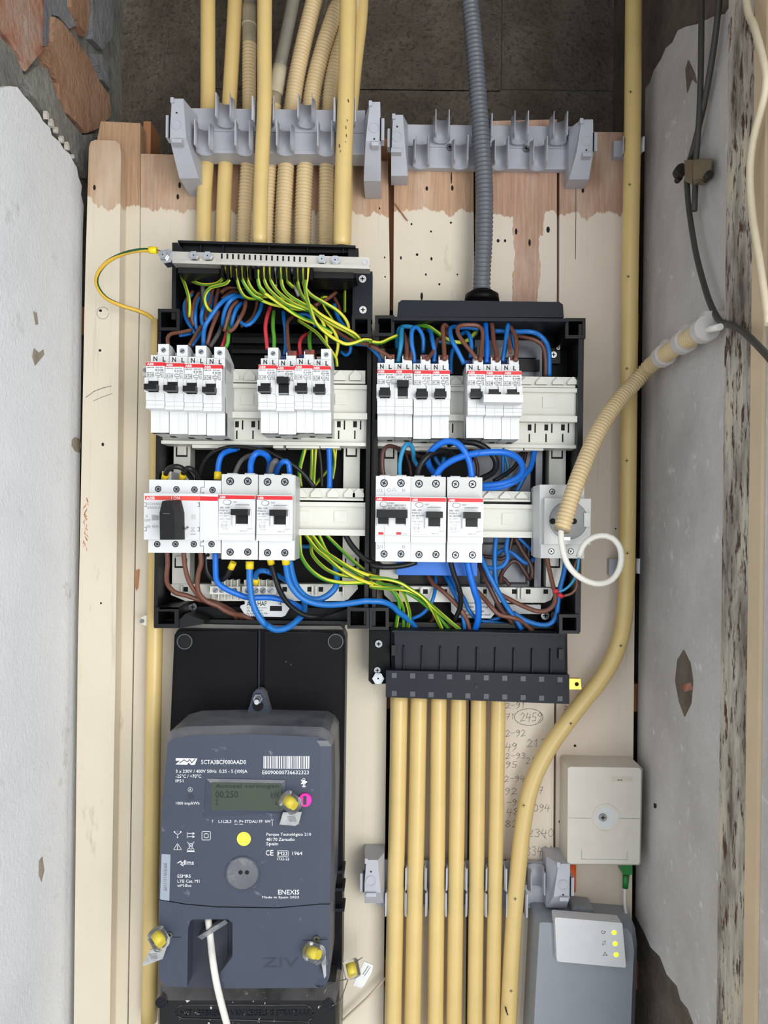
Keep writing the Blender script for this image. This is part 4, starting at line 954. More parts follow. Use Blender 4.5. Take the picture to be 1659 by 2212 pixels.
        mb = MB(); pts = [(X0+a, Y0+b) for a, b in ((3,-36),(14,-36),(14,-24),(3,-24))]; mb.loft([(pts, 50, HF), (pts, 76, HF)], 0.001, 2); part('neutral_stub', mb, gm, t)
    else:
        mb = MB(); rc(mb, 19, -31, W-1, -21, 60, 90.5); part('lug_holder', mb, wm, t)
        mb = MB(); rc(mb, 20.5, -44, W-0.5, -29, 56, 86, 0.0008, 2); lg = part('line_lug', mb, M['lug'], t)
        for lx in (25.5, 34):
            mb = MB(); mb.cyl(X0+lx+4.5, Y0-36.5+5, 3.6, 80, 86.3, 12); part('lug_hole', mb, M['dbrown'], lg)
        mb = MB(); rc(mb, 1, -38, 17, -21, 50, 76, 0.0008); part('neutral_lug', mb, M['bluelug'], t)
        mb = MB(); rc(mb, 17, -38, 19, -20, 70, 90); part('lug_blade', mb, wm, t)
    mb = MB(); pts = [(X0+a, Y0+b) for a, b in ((22,146.1),(34,146.1),(34,146.6),(22,146.6))]; mb.loft([(pts, 52, HF), (pts, 62, HF)]); part('vent', mb, M['hole'], t)
    return t, Vector(P(X0, Y0, HF))
PROTO = {}
def place_breaker(kind, up, tint, x, y, w, lab, hf=105.0):
    key = (kind, up, tint)
    if key not in PROTO:
        t, _ = breaker_proto(kind, up, tint, lab); PROTO[key] = t; o = t
    else:
        o = copy_tree(PROTO[key])
    o.location = P(x, y, hf); o['label'] = lab
    k = MM(w, hf)/MM(39.6, 105.0); o.scale = (k, 1, k)
    return o
DK, LT = 'ink', 'inkd'
for a in (('S',0,DK,315.8,782.5,40.2,'breaker at the far left of the left board'),('S',0,LT,357,784.6,40.4,'second breaker from the left in the left board, paler print'),
          ('S',0,DK,398.2,786.3,40.4,'third breaker from the left in the left board'),('S',0,DK,439.4,788.6,40.2,'fourth breaker, right end of the left board\'s first block'),
          ('S',0,LT,558,788.8,38.8,'first breaker of the left board\'s second block, under red and green wires'),('P',1,DK,597.2,791.5,38.8,'raised-lever breaker in the left board'),
          ('P',0,LT,636.4,788.6,38.6,'breaker just right of the left board\'s raised-lever breaker'),('S',0,DK,675.2,791,38.4,'last breaker on the right in the left board'),
          ('P',0,DK,814.7,798.8,38.2,'first breaker from the left in the right board'),('P',1,DK,853.2,799,38.4,'raised-lever breaker in the right board'),
          ('P',0,LT,893.4,800.2,39,'third breaker from the left in the right board'),('P',0,DK,933.2,800.6,38.6,'fourth breaker from the left in the right board'),
          ('P',0,DK,1010,801,38.4,'breaker left of the pair with tied levers'),('P',0,DK,1048.8,802,38.6,'left breaker of the pair with tied levers'),('P',0,DK,1088,802,38.8,'right breaker of the pair with tied levers')):
    kind, up, tint, x, y, w, lab = a
    place_breaker(kind, up, tint, x, y, w, 'white ' + lab, 108.0 if x < 500 else 104.0 if x < 800 else 98.0)
tb = MB(); tb.rect(1045, 852, 1130, 869, 104, 121, 0.001, 2); single('lever_tie_bar', tb, M['white'], 'white tie bar joining two breaker levers in the right board', 'breaker accessory')

def dscrew(parent, x, y, r, h):
    mb = MB(); mb.cyl(x, y, r, h-4, h+0.15, 18); s = part('screw_recess', mb, M['hole'], parent)
    mb = MB(); mb.cyl(x, y, r*0.74, h-4, h+0.4, 14); part('screw', mb, M['screw'], s)
    mb = MB(); mb.rect(x-r*0.5, y-r*0.12, x+r*0.5, y+r*0.12, h, h+0.6, tilt=0.5); mb.rect(x-r*0.12, y-r*0.5, x+r*0.12, y+r*0.5, h, h+0.6, tilt=0.5); part('cross_slot', mb, M['hole'], s, kind='stuff')
def rcd_proto(kind, tint, lab):
    X0, Y0, HF, W = 845.0, 1074.0, 104.0, 79.0
    t = thing('residual_current_device', lab, 'safety switch', P(X0, Y0, HF), 'two-pole residual current devices')
    X = lambda v: X0+v
    mb = MB(); mb.rect(X(0.5), Y0-44, X(W-0.5), Y0+138, 48, 88, 0.0006); part('body', mb, M['grey_w'], t)
    mb = MB(); mb.rect(X(0.5), Y0-45, X(W-0.5), Y0-0.5, 80, 91, 0.0006); tp = part('upper_terminal', mb, M['grey_w'] if kind=='D' else M['white'], t)
    mb = MB(); mb.rect(X(0.5), Y0+96, X(W-0.5), Y0+139, 80, 91, 0.0006); lo = part('lower_terminal', mb, M['white'], t)
    for x in (19, 57):
        dscrew(tp, X(x), Y0-30, 8.6, 91); dscrew(lo, X(x), Y0+123, 8.0, 91)
        mb = MB(); mb.rect(X(x-10), Y0-47.5, X(x+12), Y0-44, 60, 84, 0.0008); part('funnel', mb, M['white'], tp)
    mb = MB(); mb.rect(X(0), Y0-1, X(W), Y0+97.5, 84, HF, 0.0008, 2); fr = part('front_panel', mb, M['white'], t)
    mb = MB(); mb.rect(X(0.2), Y0+0.5, X(W-0.2), Y0+8.6, 100, HF+0.2); part('red_band', mb, M['red'], t)
    mb = MB(); mb.text('ABB', X(2.5), Y0+2, X(15.5), Y0+7, HF+0.4, bold=0.03); part('brand_lettering', mb, M['inkw'], t, kind='stuff')
    mb = MB(); mb.line([(X(0.5),Y0+84),(X(W-0.5),Y0+84)], 0.6, HF+0.2); part('seam_line', mb, M['seam'], t)
    el = lambda a, b, cx, cy: [(X(cx+a*math.cos(k*0.3927)), Y0+cy+b*math.sin(k*0.3927)) for k in range(16)]
    cx_, cy_ = (19, 15.5)
    mb = MB(); mb.prism(el(9, 5.6, cx_, cy_), 100, HF+0.2); part('button_rim', mb, M['ink'], t)
    mb = MB(); mb.prism(el(8, 4.8, cx_, cy_), 100, HF+0.9, 0.0004); part('test_button', mb, M['white'], t)
    ink = MB()
    if kind == 'D':
        ink.text('TEST', X(31), Y0+13.5, X(41), Y0+16.5, HF+0.2); ink.text('aardlekschakelaar', X(37), Y0+19, X(68), Y0+22, HF+0.2)
        ink.text('ABB - HAF', X(2.5), Y0+25, X(24), Y0+29, HF+0.2); ink.text('FH202 A', X(2.5), Y0+31, X(20), Y0+35, HF+0.2); ink.text('40A  IΔn=0,03A', X(2.5), Y0+37, X(30), Y0+41, HF+0.2)
        part('lettering', ink, M['inkd'], t, kind='stuff'); ink = MB()
        ink.text('Un ~230V~', X(3), Y0+43, X(22), Y0+46, HF+0.2); ink.text('10A 10kA', X(3), Y0+50, X(27), Y0+53, HF+0.2); ink.text('1/2 3/4', X(9), Y0+56, X(20), Y0+58.5, HF+0.2)
        ink.line([(X(7),Y0+59),(X(7),Y0+69)], 0.5, HF+0.2); ink.line([(X(17),Y0+59),(X(17),Y0+69)], 0.5, HF+0.2); ink.line([(X(4),Y0+64),(X(22),Y0+64)], 0.5, HF+0.2); ink.line([(X(8),Y0+66),(X(18),Y0+66),(X(18),Y0+69),(X(8),Y0+69)], 0.5, HF+0.2, True)
        ink.text('2/1 4/3', X(9), Y0+72, X(20), Y0+74.5, HF+0.2); ink.text('0903-751', X(46), Y0+76, X(63), Y0+79.5, HF+0.2); ink.text('Q073', X(62), Y0+71, X(74), Y0+75, HF+0.2)
        part('pale_lettering', ink, M['inkg'], t, kind='stuff')
        mb = MB(); mb.rect(X(32), Y0+32, X(38.5), Y0+66, 98, HF+3.5, 0.0008, 2); mb.rect(X(66), Y0+32, X(73), Y0+66, 98, HF+3.5, 0.0008, 2); mb.rect(X(38), Y0+62, X(67), Y0+66, 98, HF+2, 0.0006); part('toggle_guard', mb, M['white'], t, kind='stuff')
        mb = MB(); mb.rect(X(41), Y0+42, X(64), Y0+62, 98, HF+4, 0.0008, 2); mb.rect(X(34), Y0+30, X(71), Y0+43.5, 98, HF+15, 0.0014, 2); part('toggle', mb, M['toggle'], t)
    else:
        ink.text('DS201', X(29), Y0+11.5, X(42), Y0+15.5, HF+0.2); ink.text('B16', X(29), Y0+17, X(37), Y0+20.5, HF+0.2); ink.text('IΔn=0,03A', X(29), Y0+22, X(45), Y0+25.5, HF+0.2); ink.text('TEST', X(15), Y0+23, X(24), Y0+26, HF+0.2)
        ink.text('6000 3 0,03 A', X(43), Y0+16, X(69), Y0+20.5, HF+0.2); ink.text('Un ~230V~', X(52), Y0+22, X(70), Y0+25, HF+0.2)
        part('lettering', ink, M['inkd'], t, kind='stuff')
        mb = MB(); mb.rect(X(4), Y0+26, X(6.5), Y0+62, 98, HF+3, 0.0006); mb.rect(X(30), Y0+44, X(46), Y0+62, 98, HF+3, 0.0006); mb.rect(X(69), Y0+26, X(75), Y0+62, 98, HF+3, 0.0006); part('toggle_guard', mb, M['white'], t, kind='stuff')
        mb = MB(); mb.rect(X(3.5), Y0+27, X(73), Y0+45, 98, HF+15, 0.0014, 2); mb.rect(X(6.5), Y0+44, X(29.5), Y0+58, 98, HF+5, 0.0008); mb.rect(X(46.5), Y0+44, X(69), Y0+58, 98, HF+5, 0.0008); part('toggle', mb, M['toggle'], t)
        for x in (7, 47):
            mb = MB(); mb.rect(X(x), Y0+76, X(x+11), Y0+81.5, 100, HF+0.3); part('indicator', mb, M['lug'] if False else M['red'], t, 'small red state window')
        for s, x0, y0, x1, y1 in (('1/2',3,-18,16,-11),('N',60,-18,66,-11),('2/1',3,104,16,111),('N',60,104,66,111),('test',62,78,72,81)):
            mb2 = MB(); mb2.text(s, X(x0), Y0+y0, X(x1), Y0+y1, 91.3 if y0 < 0 or y0 > 100 else HF+0.2); part('pale_lettering', mb2, M['inkg'], t, kind='stuff')
        mb = MB(); mb.line([(X(20),Y0-44),(X(20),Y0-1)], 0.7, 91.3); mb.line([(X(20),Y0+97),(X(20),Y0+138)], 0.7, 91.3); mb.line([(X(20),Y0+62),(X(20),Y0+96)], 0.7, HF+0.2)
        mb.line([(X(36),Y0-13),(X(41),Y0-20),(X(46),Y0-13)], 0.7, 91.3, True); mb.line([(X(30+3.5*math.cos(k*0.52)),Y0-15+3.5*math.sin(k*0.52)) for k in range(13)], 0.6, 91.3); part('seam_line', mb, M['inkg'], t, kind='stuff')
    return t
r0 = rcd_proto('D', 'inkd', 'x'); first = True
for x, y, w, hf, lab in ((471.8,1069.5,79,104,'white residual current device next to the rotary main switch'),(554.2,1071,77.8,104,'white residual current device beside the empty rail in the left board'),
                    (887.6,1075,76,98,'white residual current device in the middle of three in the right board'),(967.6,1076,76.4,98,'white residual current device beside the bare rail in the right board')):
    o = r0 if first else copy_tree(r0); first = False
    o.location = P(x, y, hf); o['label'] = lab; k = MM(w, hf)/MM(79, 104); o.scale = (k, 1, MM(97, hf)/MM(97, 104))
o = rcd_proto('B', 'inkd', 'white combined breaker with a wide double lever and two red windows'); o.location = P(810.8, 1073.6, 98); k = MM(76, 98)/MM(79, 104); o.scale = (k, 1, MM(97, 98)/MM(97, 104)); o['group'] = 'combined breaker'
del o['group']

# main switch
t = thing('main_switch', 'white rotary main switch with a big black knob in the left board', 'main switch', P(310.8, 1166, 104))
mb = MB(); mb.rect(323, 1037, 478, 1193, 48, 88, 0.0006); part('body', mb, M['white'], t)
mb = MB(); mb.prism([(322.5,1036),(441,1037.5),(440.5,1052),(433,1052),(432.5,1068),(322,1067)], 80, 91, 0.0005); ut = part('upper_terminal', mb, M['white'], t)
mb = MB(); mb.prism([(442.5,1038),(477.5,1039),(477,1068),(441,1067.5),(441,1063),(434.5,1063),(434.5,1053.5),(442,1053.5)], 80, 91, 0.0005); un = part('neutral_upper_terminal', mb, M['white'], t)
mb = MB(); mb.prism([(320.5,1166),(438,1166),(438,1170),(431.5,1170),(431.5,1180),(439,1180.5),(438.8,1194.5),(320,1194)], 80, 91, 0.0005); lt_ = part('lower_terminal', mb, M['white'], t)
mb = MB(); mb.prism([(440,1166),(476.5,1167),(476.5,1195),(440.2,1194.5),(440.2,1179),(433,1178.6),(433,1171.5),(440,1171.5)], 80, 91, 0.0005); ln = part('neutral_lower_terminal', mb, M['white'], t)
for x, y, p_ in ((341.5,1056,ut),(381,1057,ut),(420,1057.5,ut),(459,1058.5,un),(339.5,1175.5,lt_),(379,1175.3,lt_),(418.5,1175.5,lt_),(457,1175.5,ln)): dscrew(p_, x, y, 7, 91)
mb = MB(); mb.prism([(311,1065.5),(431.3,1067),(431.3,1166.5),(311,1165.5)], 84, 104, 0.0008, 2); part('front_panel', mb, M['white'], t)
mb = MB(); mb.prism([(431.9,1067),(471,1068),(471,1167),(431.9,1166.5)], 84, 104, 0.0008, 2); part('neutral_front_panel', mb, M['white'], t)
mb = MB(); mb.prism([(313,1071),(431,1072),(431,1081.5),(313,1079.5)], 100, 104.25); part('orange_band', mb, M['orangered'], t)
mb = MB(); mb.prism([(432,1072),(470.6,1073),(470.6,1082),(432,1081.5)], 100, 104.25); part('red_band', mb, M['red'], t)
mb = MB(); mb.text('ABB', 315, 1072.5, 334.5, 1079, 104.4, bold=0.03); mb.text('I ON', 370, 1072.5, 388, 1079.5, 104.4); part('white_lettering', mb, M['inkw'], t, kind='stuff')
mb = MB(); mb.text('SCHAKELAAR', 318, 1085.5, 372, 1091, 104.3); mb.text('0903-042', 318, 1094, 358, 1099.5, 104.3); mb.text('0', 315, 1112, 319, 1118, 104.3); mb.text('OFF', 312, 1121, 325, 1127, 104.3); mb.text('Ith 40A', 317, 1134, 342, 1140, 104.3)
mb.line([(412,1140),(421,1148)],0.8,104.3); mb.line([(421,1140),(412,1148)],0.8,104.3); mb.line([(413,1140),(420,1140)],0.8,104.3); mb.line([(413,1148),(420,1148)],0.8,104.3); mb.line([(412,1154),(422,1154)],2,104.3)
part('lettering', mb, M['inkg'], t, kind='stuff')
mb = MB(); mb.prism([(328,1112),(343,1113.5),(343,1123),(328,1124)], 103, 104.3); part('position_mark', mb, M['inkg'], t)
for x, y in ((312.5,1086),(312.5,1139),(427,1086),(427,1139)):
    mb = MB(); mb.line([(x,y),(x+3.5,y),(x+3.5,y+8),(x,y+8)], 0.9, 104.3); part('latch_mark', mb, M['ink'], t, kind='stuff')
mb = MB(); mb.rect(414.5, 1112, 423, 1121.5, 103, 104.6, 0.0003); part('small_window', mb, M['grey_w'], t)
mb = MB(); K = [(350.5,1082.5),(370.5,1082),(376.5,1108),(378,1165.5),(345.5,1166),(344.5,1108)]
Kb = [(346,1079),(374,1078.5),(381,1106),(382,1166.5),(342,1167),(341,1106)]
mb.loft([(Kb, 104, 132), (Kb, 112, 132), (K, 132, 132)], 0.0012, 2); kn = part('knob', mb, M['knob'], t, 'black rotary knob')
mb = MB(); mb.line([(352,1109.5),(366,1109.5)], 1, 132.2); part('knob_mark', mb, M['inkd'], kn)
mb = MB(); mb.tube([P(391,1150,105.5), P(407,1138,105.5)], 0.0008, 8); part('pointer', mb, M['nail'], t)
# socket module
t = thing('wall_socket', 'light grey socket module partly covered by the cream hose in the right board', 'socket', P(1215, 1205, 40))
mb = MB(); mb.loft([([(1161,1052),(1262,1052),(1262,1202),(1161,1202)], 40, 76), ([(1158,1049),(1262,1049),(1262,1204),(1158,1204)], 62, 76), ([(1166,1047),(1262,1047),(1262,1206),(1166,1206)], 76, 76)], 0.0012, 2); part('body', mb, M['grey_w'], t)
mb = MB(); mb.rect(1176, 1077, 1276, 1176, 70, 86, 0.002, 2); part('socket_block', mb, M['grey_w'], t)
mb = MB(); mb.ring(1228, 1124, 45, 42, 80, 87.5, 40); part('socket_rim', mb, M['grey_w'], t)
mb = MB(); mb.cyl(1228, 1124, 42, 80, 86.2, 40); part('socket_face', mb, M['seam'], t)
for x in (1194, 1240):
    mb = MB(); mb.cyl(x, 1126, 6.5, 82, 86.6, 14); part('contact_hole', mb, M['hole'], t)
mb = MB(); mb.rect(1262, 1108, 1275, 1138, 82, 89, 0.001); part('guide', mb, M['grey_w'], t)
mb = MB(); mb.rect(1218, 1160, 1232, 1167, 82, 89, 0.001); part('earth_contact', mb, M['screw'], t)
mb = MB(); mb.rect(1168, 1176, 1260, 1206, 70, 78, 0.001); part('terminal_strip', mb, M['grey_w'], t)
for x, y, h in ((1193,1062,76),(1191,1191,78),(1233,1191,78)): dscrew(t, x, y, 6.5, h)
# ------------------------------------------------------------------ wires (points measured in enlarged views: origin x, origin y, scale)
VIEW = dict(a=(330,510,6.636), b=(560,510,6.381), c=(800,640,6.9125), d=(1020,640,6.381), e=(800,940,6.9125), f=(1000,940,6.144), g=(800,1180,6.9125),
            h=(1020,1140,6.381), i=(310,950,6.636), j=(540,950,5.925), k=(320,1170,6.381), l=(560,1170,6.144))
def pix(spec):
    out = []
    for tok in spec.split():
        if tok in VIEW: ox, oy, s = VIEW[tok]; continue
        x, y = tok.split(','); out.append((ox + float(x)/s, oy + float(y)/s))
    return out
GRP = dict(L='wires inside the left board', R='wires inside the right board')
def wire(board, m, h, spec, label, r=1.55, ferr=None):
    r *= 1.08
    pts = pix(spec); path = ppath(pts, h, 0.003)
    t = thing('wire', label, 'wire', path[-1], GRP[board])
    mb = MB(); mb.tube(path, r/1000, 8); part('insulation', mb, M[m], t)
    for e in (ferr or ()):
        q = path if e == 0 else path[::-1]
        d = (q[1]-q[0]).normalized()
        mb = MB(); mb.tube([q[0]-d*0.002, q[0]+d*0.0055], (r+0.75)/1000, 12); part('ferrule', mb, M['ferrule'], t)
    return t
T = 2.3
for w in (
 # ---- left board, earth wires under the earth bar
 ('L','gy',[90,74,60,40],'a 1030,440 1022,570 950,660 850,690 700,690 560,640 470,580 405,540','striped earth wire from the first comb slot back to the left grommet',1.5),
 ('L','gy',[90,80,72,60],'a 1108,420 1106,580 1060,670 940,710 820,745 750,840 745,940 790,1040 860,1090','striped earth wire curling in a hook out of the second comb slot',1.6),
 ('L','gy',[50,66,70,60],'a 400,540 470,720 515,880 528,1000 520,1155','short striped earth wire dropping from the left grommet',1.6),
 ('L','gy',[90,76,60],'a 1190,460 1205,600 1240,740 1300,850 1380,895 1470,900 1560,885','striped earth wire from the third comb slot bending right',1.5),
 ('L','gyg',[90,80,70,66,60],'a 1270,420 1280,600 1340,730 1440,850 1560,910 b 0,870 150,930 320,970 480,1000 640,1010 800,1010','mostly green earth wire from the fourth comb slot sweeping right',1.7),
 ('L','gy',[90,78,68,60],'a 1345,420 1350,580 1400,720 1480,810 1580,855 b 0,825 100,835 240,850 400,870 520,880','striped earth wire from the fifth comb slot lying flat rightwards',1.5),
 ('L','gyg',[92,86,80,78,74],'a 1510,480 1510,640 1540,740 1600,800 b 20,745 120,820 250,910 380,1000 500,1080 640,1150 760,1195 900,1270 1010,1340','earth wire with scraped green insulation from the seventh comb slot',1.8),
 ('L','gy',[92,86,84,80,66],'b 60,420 65,580 110,700 200,800 330,910 430,960 560,1000 700,1030 830,1110 890,1220 915,1340 930,1490','striped earth wire from the eighth slot that turns down to the right breakers',1.6),
 ('L','gy',[92,86,84,80,72],'b 140,420 150,580 220,720 330,830 480,930 650,1000 780,1060 900,1150 1050,1240 1220,1330 1350,1420','striped earth wire from the ninth slot running to the right corner',1.6),
 ('L','gy',[92,90,88,86,76],'b 290,420 305,600 330,720 430,830 580,920 720,990 860,1090 1000,1170 1200,1280 1320,1350 1390,1425','uppermost striped earth wire reaching the right corner post',1.6),
 ('L','gy',[90,80],'b 370,420 380,590 420,660 470,710','short yellow earth wire ending beside a white stub',1.7),
 ('L','whitew',[90,70],'b 212,440 220,600 228,710','short white wire hanging from the tenth comb slot',1.5),
 ('L','whitew',[90,66,50],'b 445,440 455,600 490,700 540,820','short white wire slanting behind the earth wires',1.5),
 ('L','gy',[90,80,76,72,60],'b 525,430 530,620 560,750 620,870 720,970 800,1050 900,1170 1000,1270 1060,1370 1085,1500 1050,1690','striped earth wire bowing down past the last left breaker',1.6),
 ('L','gy',[92,86,80,70,60],'b 600,420 605,600 650,740 740,830 880,910 1050,1010 1160,1110 1220,1210 1232,1295','striped earth wire arching to the upper right corner post',1.7),
 ('L','gy',[94,94,92,92,90,84,70],'b 672,420 655,600 635,720 660,860 710,1020 760,1160 830,1260 950,1360 1080,1440 1200,1490 1330,1470 1440,1430 1540,1440 c 0,675 150,695 280,640 395,590','longest striped earth wire crossing over into the right board',1.7),
 ('L','gy',[66,76,80,70,60],'b 540,1160 680,1250 800,1340 900,1460 960,1540 1010,1610 1060,1690 1072,1790','striped earth wire slipping down behind the last left breaker',1.5),
 ('L','gy',[40,52,56],'b 930,835 860,850 900,980 980,1100 1040,1200','thin striped earth wire looped deep behind the others',1.3),
 ('L','gy',[40,40],'b 1180,640 1180,860 1180,1050','vertical striped earth wire against the right inner side',1.3),
 ('L','redw',[40,56,60,64],'b 155,970 110,1100 85,1250 95,1400 112,1560','red wire into the first breaker of the left board\'s second block',1.9),
 ('L','green',[40,54,58,62],'b 200,1030 190,1150 190,1280 205,1400 205,1570','green wire beside the red one into the second block',1.9),
 ('L','redw',[40,60,66],'b 670,1345 590,1400 555,1490 565,1600 580,1690','red wire curving into the breaker right of the raised lever',1.9),
 ('L','green',[40,66,84],'b 705,1320 690,1400 700,1540 725,1660','green wire with scuffed insulation plugged into a brown lug',1.9),
 ('L','blue',[40,56,62],'b 330,1040 340,1150 360,1300 365,1500 345,1650','blue wire falling to the raised-lever breaker of the left board',1.9),
 ('L','brown',[40,64,80],'b 460,1110 390,1190 390,1350 400,1500 420,1640','brown wire into the lug of the left raised-lever breaker',1.9),
 ('L','blue',[40,46],'b 540,1085 640,1080 720,1130 770,1250','blue wire peeping below the striped bundle',1.7),
 ('L','blue',[40,52],'b 1030,940 1090,1130 1190,1270','blue wire slanting behind the upper right earth wires',2.0),
 ('L','brown',[30,44],'b 1120,690 1040,790 900,890 760,960','brown wire slanting left out of the upper right corner',2.0),
 ('L','brown',[30,44],'b 1030,840 1090,960 1112,1060','short brown wire near the right inner side',1.7),
 ('L','blue',[36,44],'b 1125,1590 1190,1645 1250,1600 1262,1510','blue wire bent in a U above the empty rail',1.7),
 ('L','brown',[46,66,78,84],'b 950,1225 1150,1370 1300,1450 1480,1490 1600,1540 c 0,740 100,790 220,860 325,925','brown wire crossing from the left board to the first right breaker',1.9),
 ('L','blue',[40,58,66,68],'b 1040,1290 1180,1420 1300,1480 1480,1500 c 0,765 60,820 130,900 168,975','blue wire crossing from the left board to the first right breaker',1.8),
 # ---- left board, wire bundle on the left
 ('L','blue',[36,44,50],'a 570,830 460,950 450,1100 490,1220 560,1330 605,1405','outermost blue wire of the coiled bundle on the left',1.7),
 ('L','brown',[36,46],'a 580,790 490,900 480,1050 510,1190 590,1290','outermost brown wire of the coiled bundle',1.7),
 ('L','brown',[40,52,50],'a 665,810 600,930 570,1080 560,1180 595,1290','second brown wire of the coiled bundle',1.8),
 ('L','blue',[40,52,48],'a 660,870 620,1000 610,1150 615,1260 635,1350','second blue wire of the coiled bundle',1.9),
 ('L','gry',[20,40,30],'a 650,520 680,620 715,720 715,900 700,1050','thick grey cable entering the coiled bundle from above',2.4),
 ('L','blue',[40,56,50],'a 815,790 760,950 710,1080 700,1200 725,1310','third blue wire of the coiled bundle, bowed left',2.0),
 ('L','brown',[40,50],'a 865,750 820,920 770,1080 755,1210','brown wire framed by the hook-shaped earth wire',1.8),
 ('L','blue',[36,42],'a 870,850 830,1020 805,1180','dark blue wire inside the hook-shaped earth wire',1.7),
 ('L','brown',[40,50],'a 945,750 910,900 895,1020 870,1190','brown wire just right of the hook-shaped earth wire',1.9),
 ('L','blue',[60,72,74,66],'a 1195,838 1060,890 950,990 850,1130 760,1270 730,1400 725,1570','bold blue wire crossing the coil diagonally to the third breaker',2.1),
 ('L','blue',[50,66,62,54],'a 1320,880 1220,858 1110,930 1040,1050 1010,1180 1000,1290','bold blue wire arching over the coil beside the diagonal one',2.1),
 ('L','brown',[44,56],'a 1215,815 1160,790 1080,830 1000,900','brown wire cresting the coil',1.8),
 ('L','brown',[36,44],'a 1320,745 1200,730 1060,750 980,810','uppermost brown wire behind the coil',2.2),
 ('L','brown',[56,64,60],'a 1215,925 1130,1020 1080,1160 1025,1370','brown wire hanging between two blue arcs of the coil',1.9),
 ('L','blue',[50,62,58],'a 1275,955 1200,1040 1150,1180 1128,1300','inner blue arc of the coil',2.1),
 ('L','brown',[56,70,66],'a 1335,925 1310,1060 1240,1200 1160,1330 1085,1372','outer brown loop at the right of the coil',1.9),
 ('L','blue',[40,56,50],'a 1565,950 1530,1080 1440,1220 1340,1282 1250,1220 1235,1150','blue wire sagging in a bowl right of the coil',2.0),
 ('L','brown',[36,44],'a 1500,920 1470,1080 1400,1200 1260,1300','brown wire inside the blue bowl',1.6),
 ('L','brown',[56,66,66],'a 945,1080 880,1230 830,1370 778,1560','brown wire running down to the third breaker',1.9),
 ('L','gry',[40,52],'a 985,1280 940,1400 820,1590','grey-black wire reaching the fourth breaker',2.1),
 ('L','redw',[46,54],'a 1060,1360 1030,1480 990,1590','short red wire at the fourth breaker',1.7),
 ('L','green',[46,58,58],'a 1135,1130 1100,1280 1085,1400 1075,1530 1040,1600','green wire bending into the fourth breaker',1.9),
 ('L','brown',[50,64,70],'a 560,1345 400,1380 270,1400 215,1460 222,1570','brown wire turning down into the first breaker',1.9),
 ('L','blue',[46,54],'a 560,1395 450,1420 390,1425','blue wire under the brown one to the first breaker',1.6),
 ('L','brown',[52,66],'a 690,1290 600,1440 520,1575','brown wire sloping into the second breaker',1.8),
 ('L','blue',[48,60],'a 700,1360 640,1460 560,1575','blue wire sloping into the second breaker',1.8),
 # ---- left board, between the rows
 ('L','blk',[70,84,80,60],'i 308,540 340,440 430,385 540,400 640,490 690,560','black wire looping from the first yellow ferrule of the main switch',2.6,(0,)),
 ('L','blk',[70,84,70],'i 558,540 590,440 650,410 740,460 810,590','black wire looping from the second yellow ferrule of the main switch',2.6,(0,)),
 ('L','blk',[50,60,64,70,60],'i 800,590 830,430 900,280 1020,170 1200,110 1400,100 1600,130 j 200,140 400,240 560,330 700,450 830,610','long black wire arching over both residual current devices of the left board',1.9),
 ('L','blue2',[74,70,56],'i 1062,540 1075,350 1120,220 1220,160 1340,130','thick blue wire from the neutral ferrule of the main switch',2.7,(0,)),
 ('L','blue2',[30,30],'i 1370,55 1540,70 j 0,75 150,100','blue wire glimpsed below the slotted strip of the left board',2.2),
 ('L','gry',[74,66,50],'i 1305,500 1380,330 1470,250 1560,215','dark grey wire leaving the first device at its upper left clamp',2.2),
 ('L','blue2',[78,86,76,60],'j 8,450 12,300 60,190 130,165 210,200 255,290 235,440','thick blue arch between the two devices of the left board',2.9),
 ('L','gry',[74,80,60],'j 250,450 280,330 320,272 345,300 330,420','grey wire stub rising from the second device',2.8),
 ('L','blue2',[60,80,76],'j 330,440 370,330 430,280 490,300 512,450','smaller thick blue arch over the second device',2.7),
 ('L','gyg',[34,38,36],'j 710,90 670,230 640,350 630,460 650,600','mostly green wire at the left of the bundle behind the bare rail',2.0),
 ('L','gy',[34,34],'j 795,90 790,300 778,540','striped earth wire second in the bundle behind the bare rail',1.5),
 ('L','gy',[36,36],'j 845,90 825,350 812,600','striped earth wire third in the bundle behind the bare rail',1.5),
 ('L','gy',[32,30],'j 1010,370 900,500 810,610','striped earth wire crossing low behind the bare rail',1.4),
 ('L','blk',[38,38],'j 880,90 910,300 925,620','black wire among the earth wires behind the bare rail',1.6),
 ('L','blue2',[44,44],'j 1010,90 1020,350 1018,620','bright blue vertical wire above the bare rail',2.7),
 ('L','gy',[36,36],'j 1060,90 1085,280 1055,500','striped earth wire right of the bright blue vertical wire',1.4),
 ('L','gy',[34,34],'j 1100,90 1090,240 1065,430','last striped earth wire above the bare rail',1.3),
 # ---- left board, below the devices
 ('L','brown',[70,56,40,24,14],'k 262,140 270,300 255,470 270,590 370,700 520,740 700,800 900,830 1100,920 1250,1020 1340,1100 1375,1230','left brown supply wire under the main switch',2.3),
 ('L','brown',[70,58,44,26,12],'k 488,140 510,350 560,540 650,690 740,790 900,870 1050,920 1180,1000 1225,1090 1235,1230','middle brown supply wire under the main switch',2.3),
 ('L','brown',[70,60,50,40,20],'k 720,140 730,300 690,450 680,620 720,740 820,830 950,880 1060,950 1180,1000 1310,1020 1500,1110','right brown supply wire under the main switch',2.4),
 ('L','blk',[60,58,70],'k 795,180 810,390 880,500 980,530 1080,480 1165,310','black wire swung up to the first device\'s lower left clamp',2.5,(1,)),
 ('L','blue2',[74,66,56,44,30],'k 928,140 930,400 950,550 1050,640 1200,710 1380,770 1600,770 l 200,750 400,800 520,860 585,940','thick blue wire from the main switch across the terminal blocks',2.8),
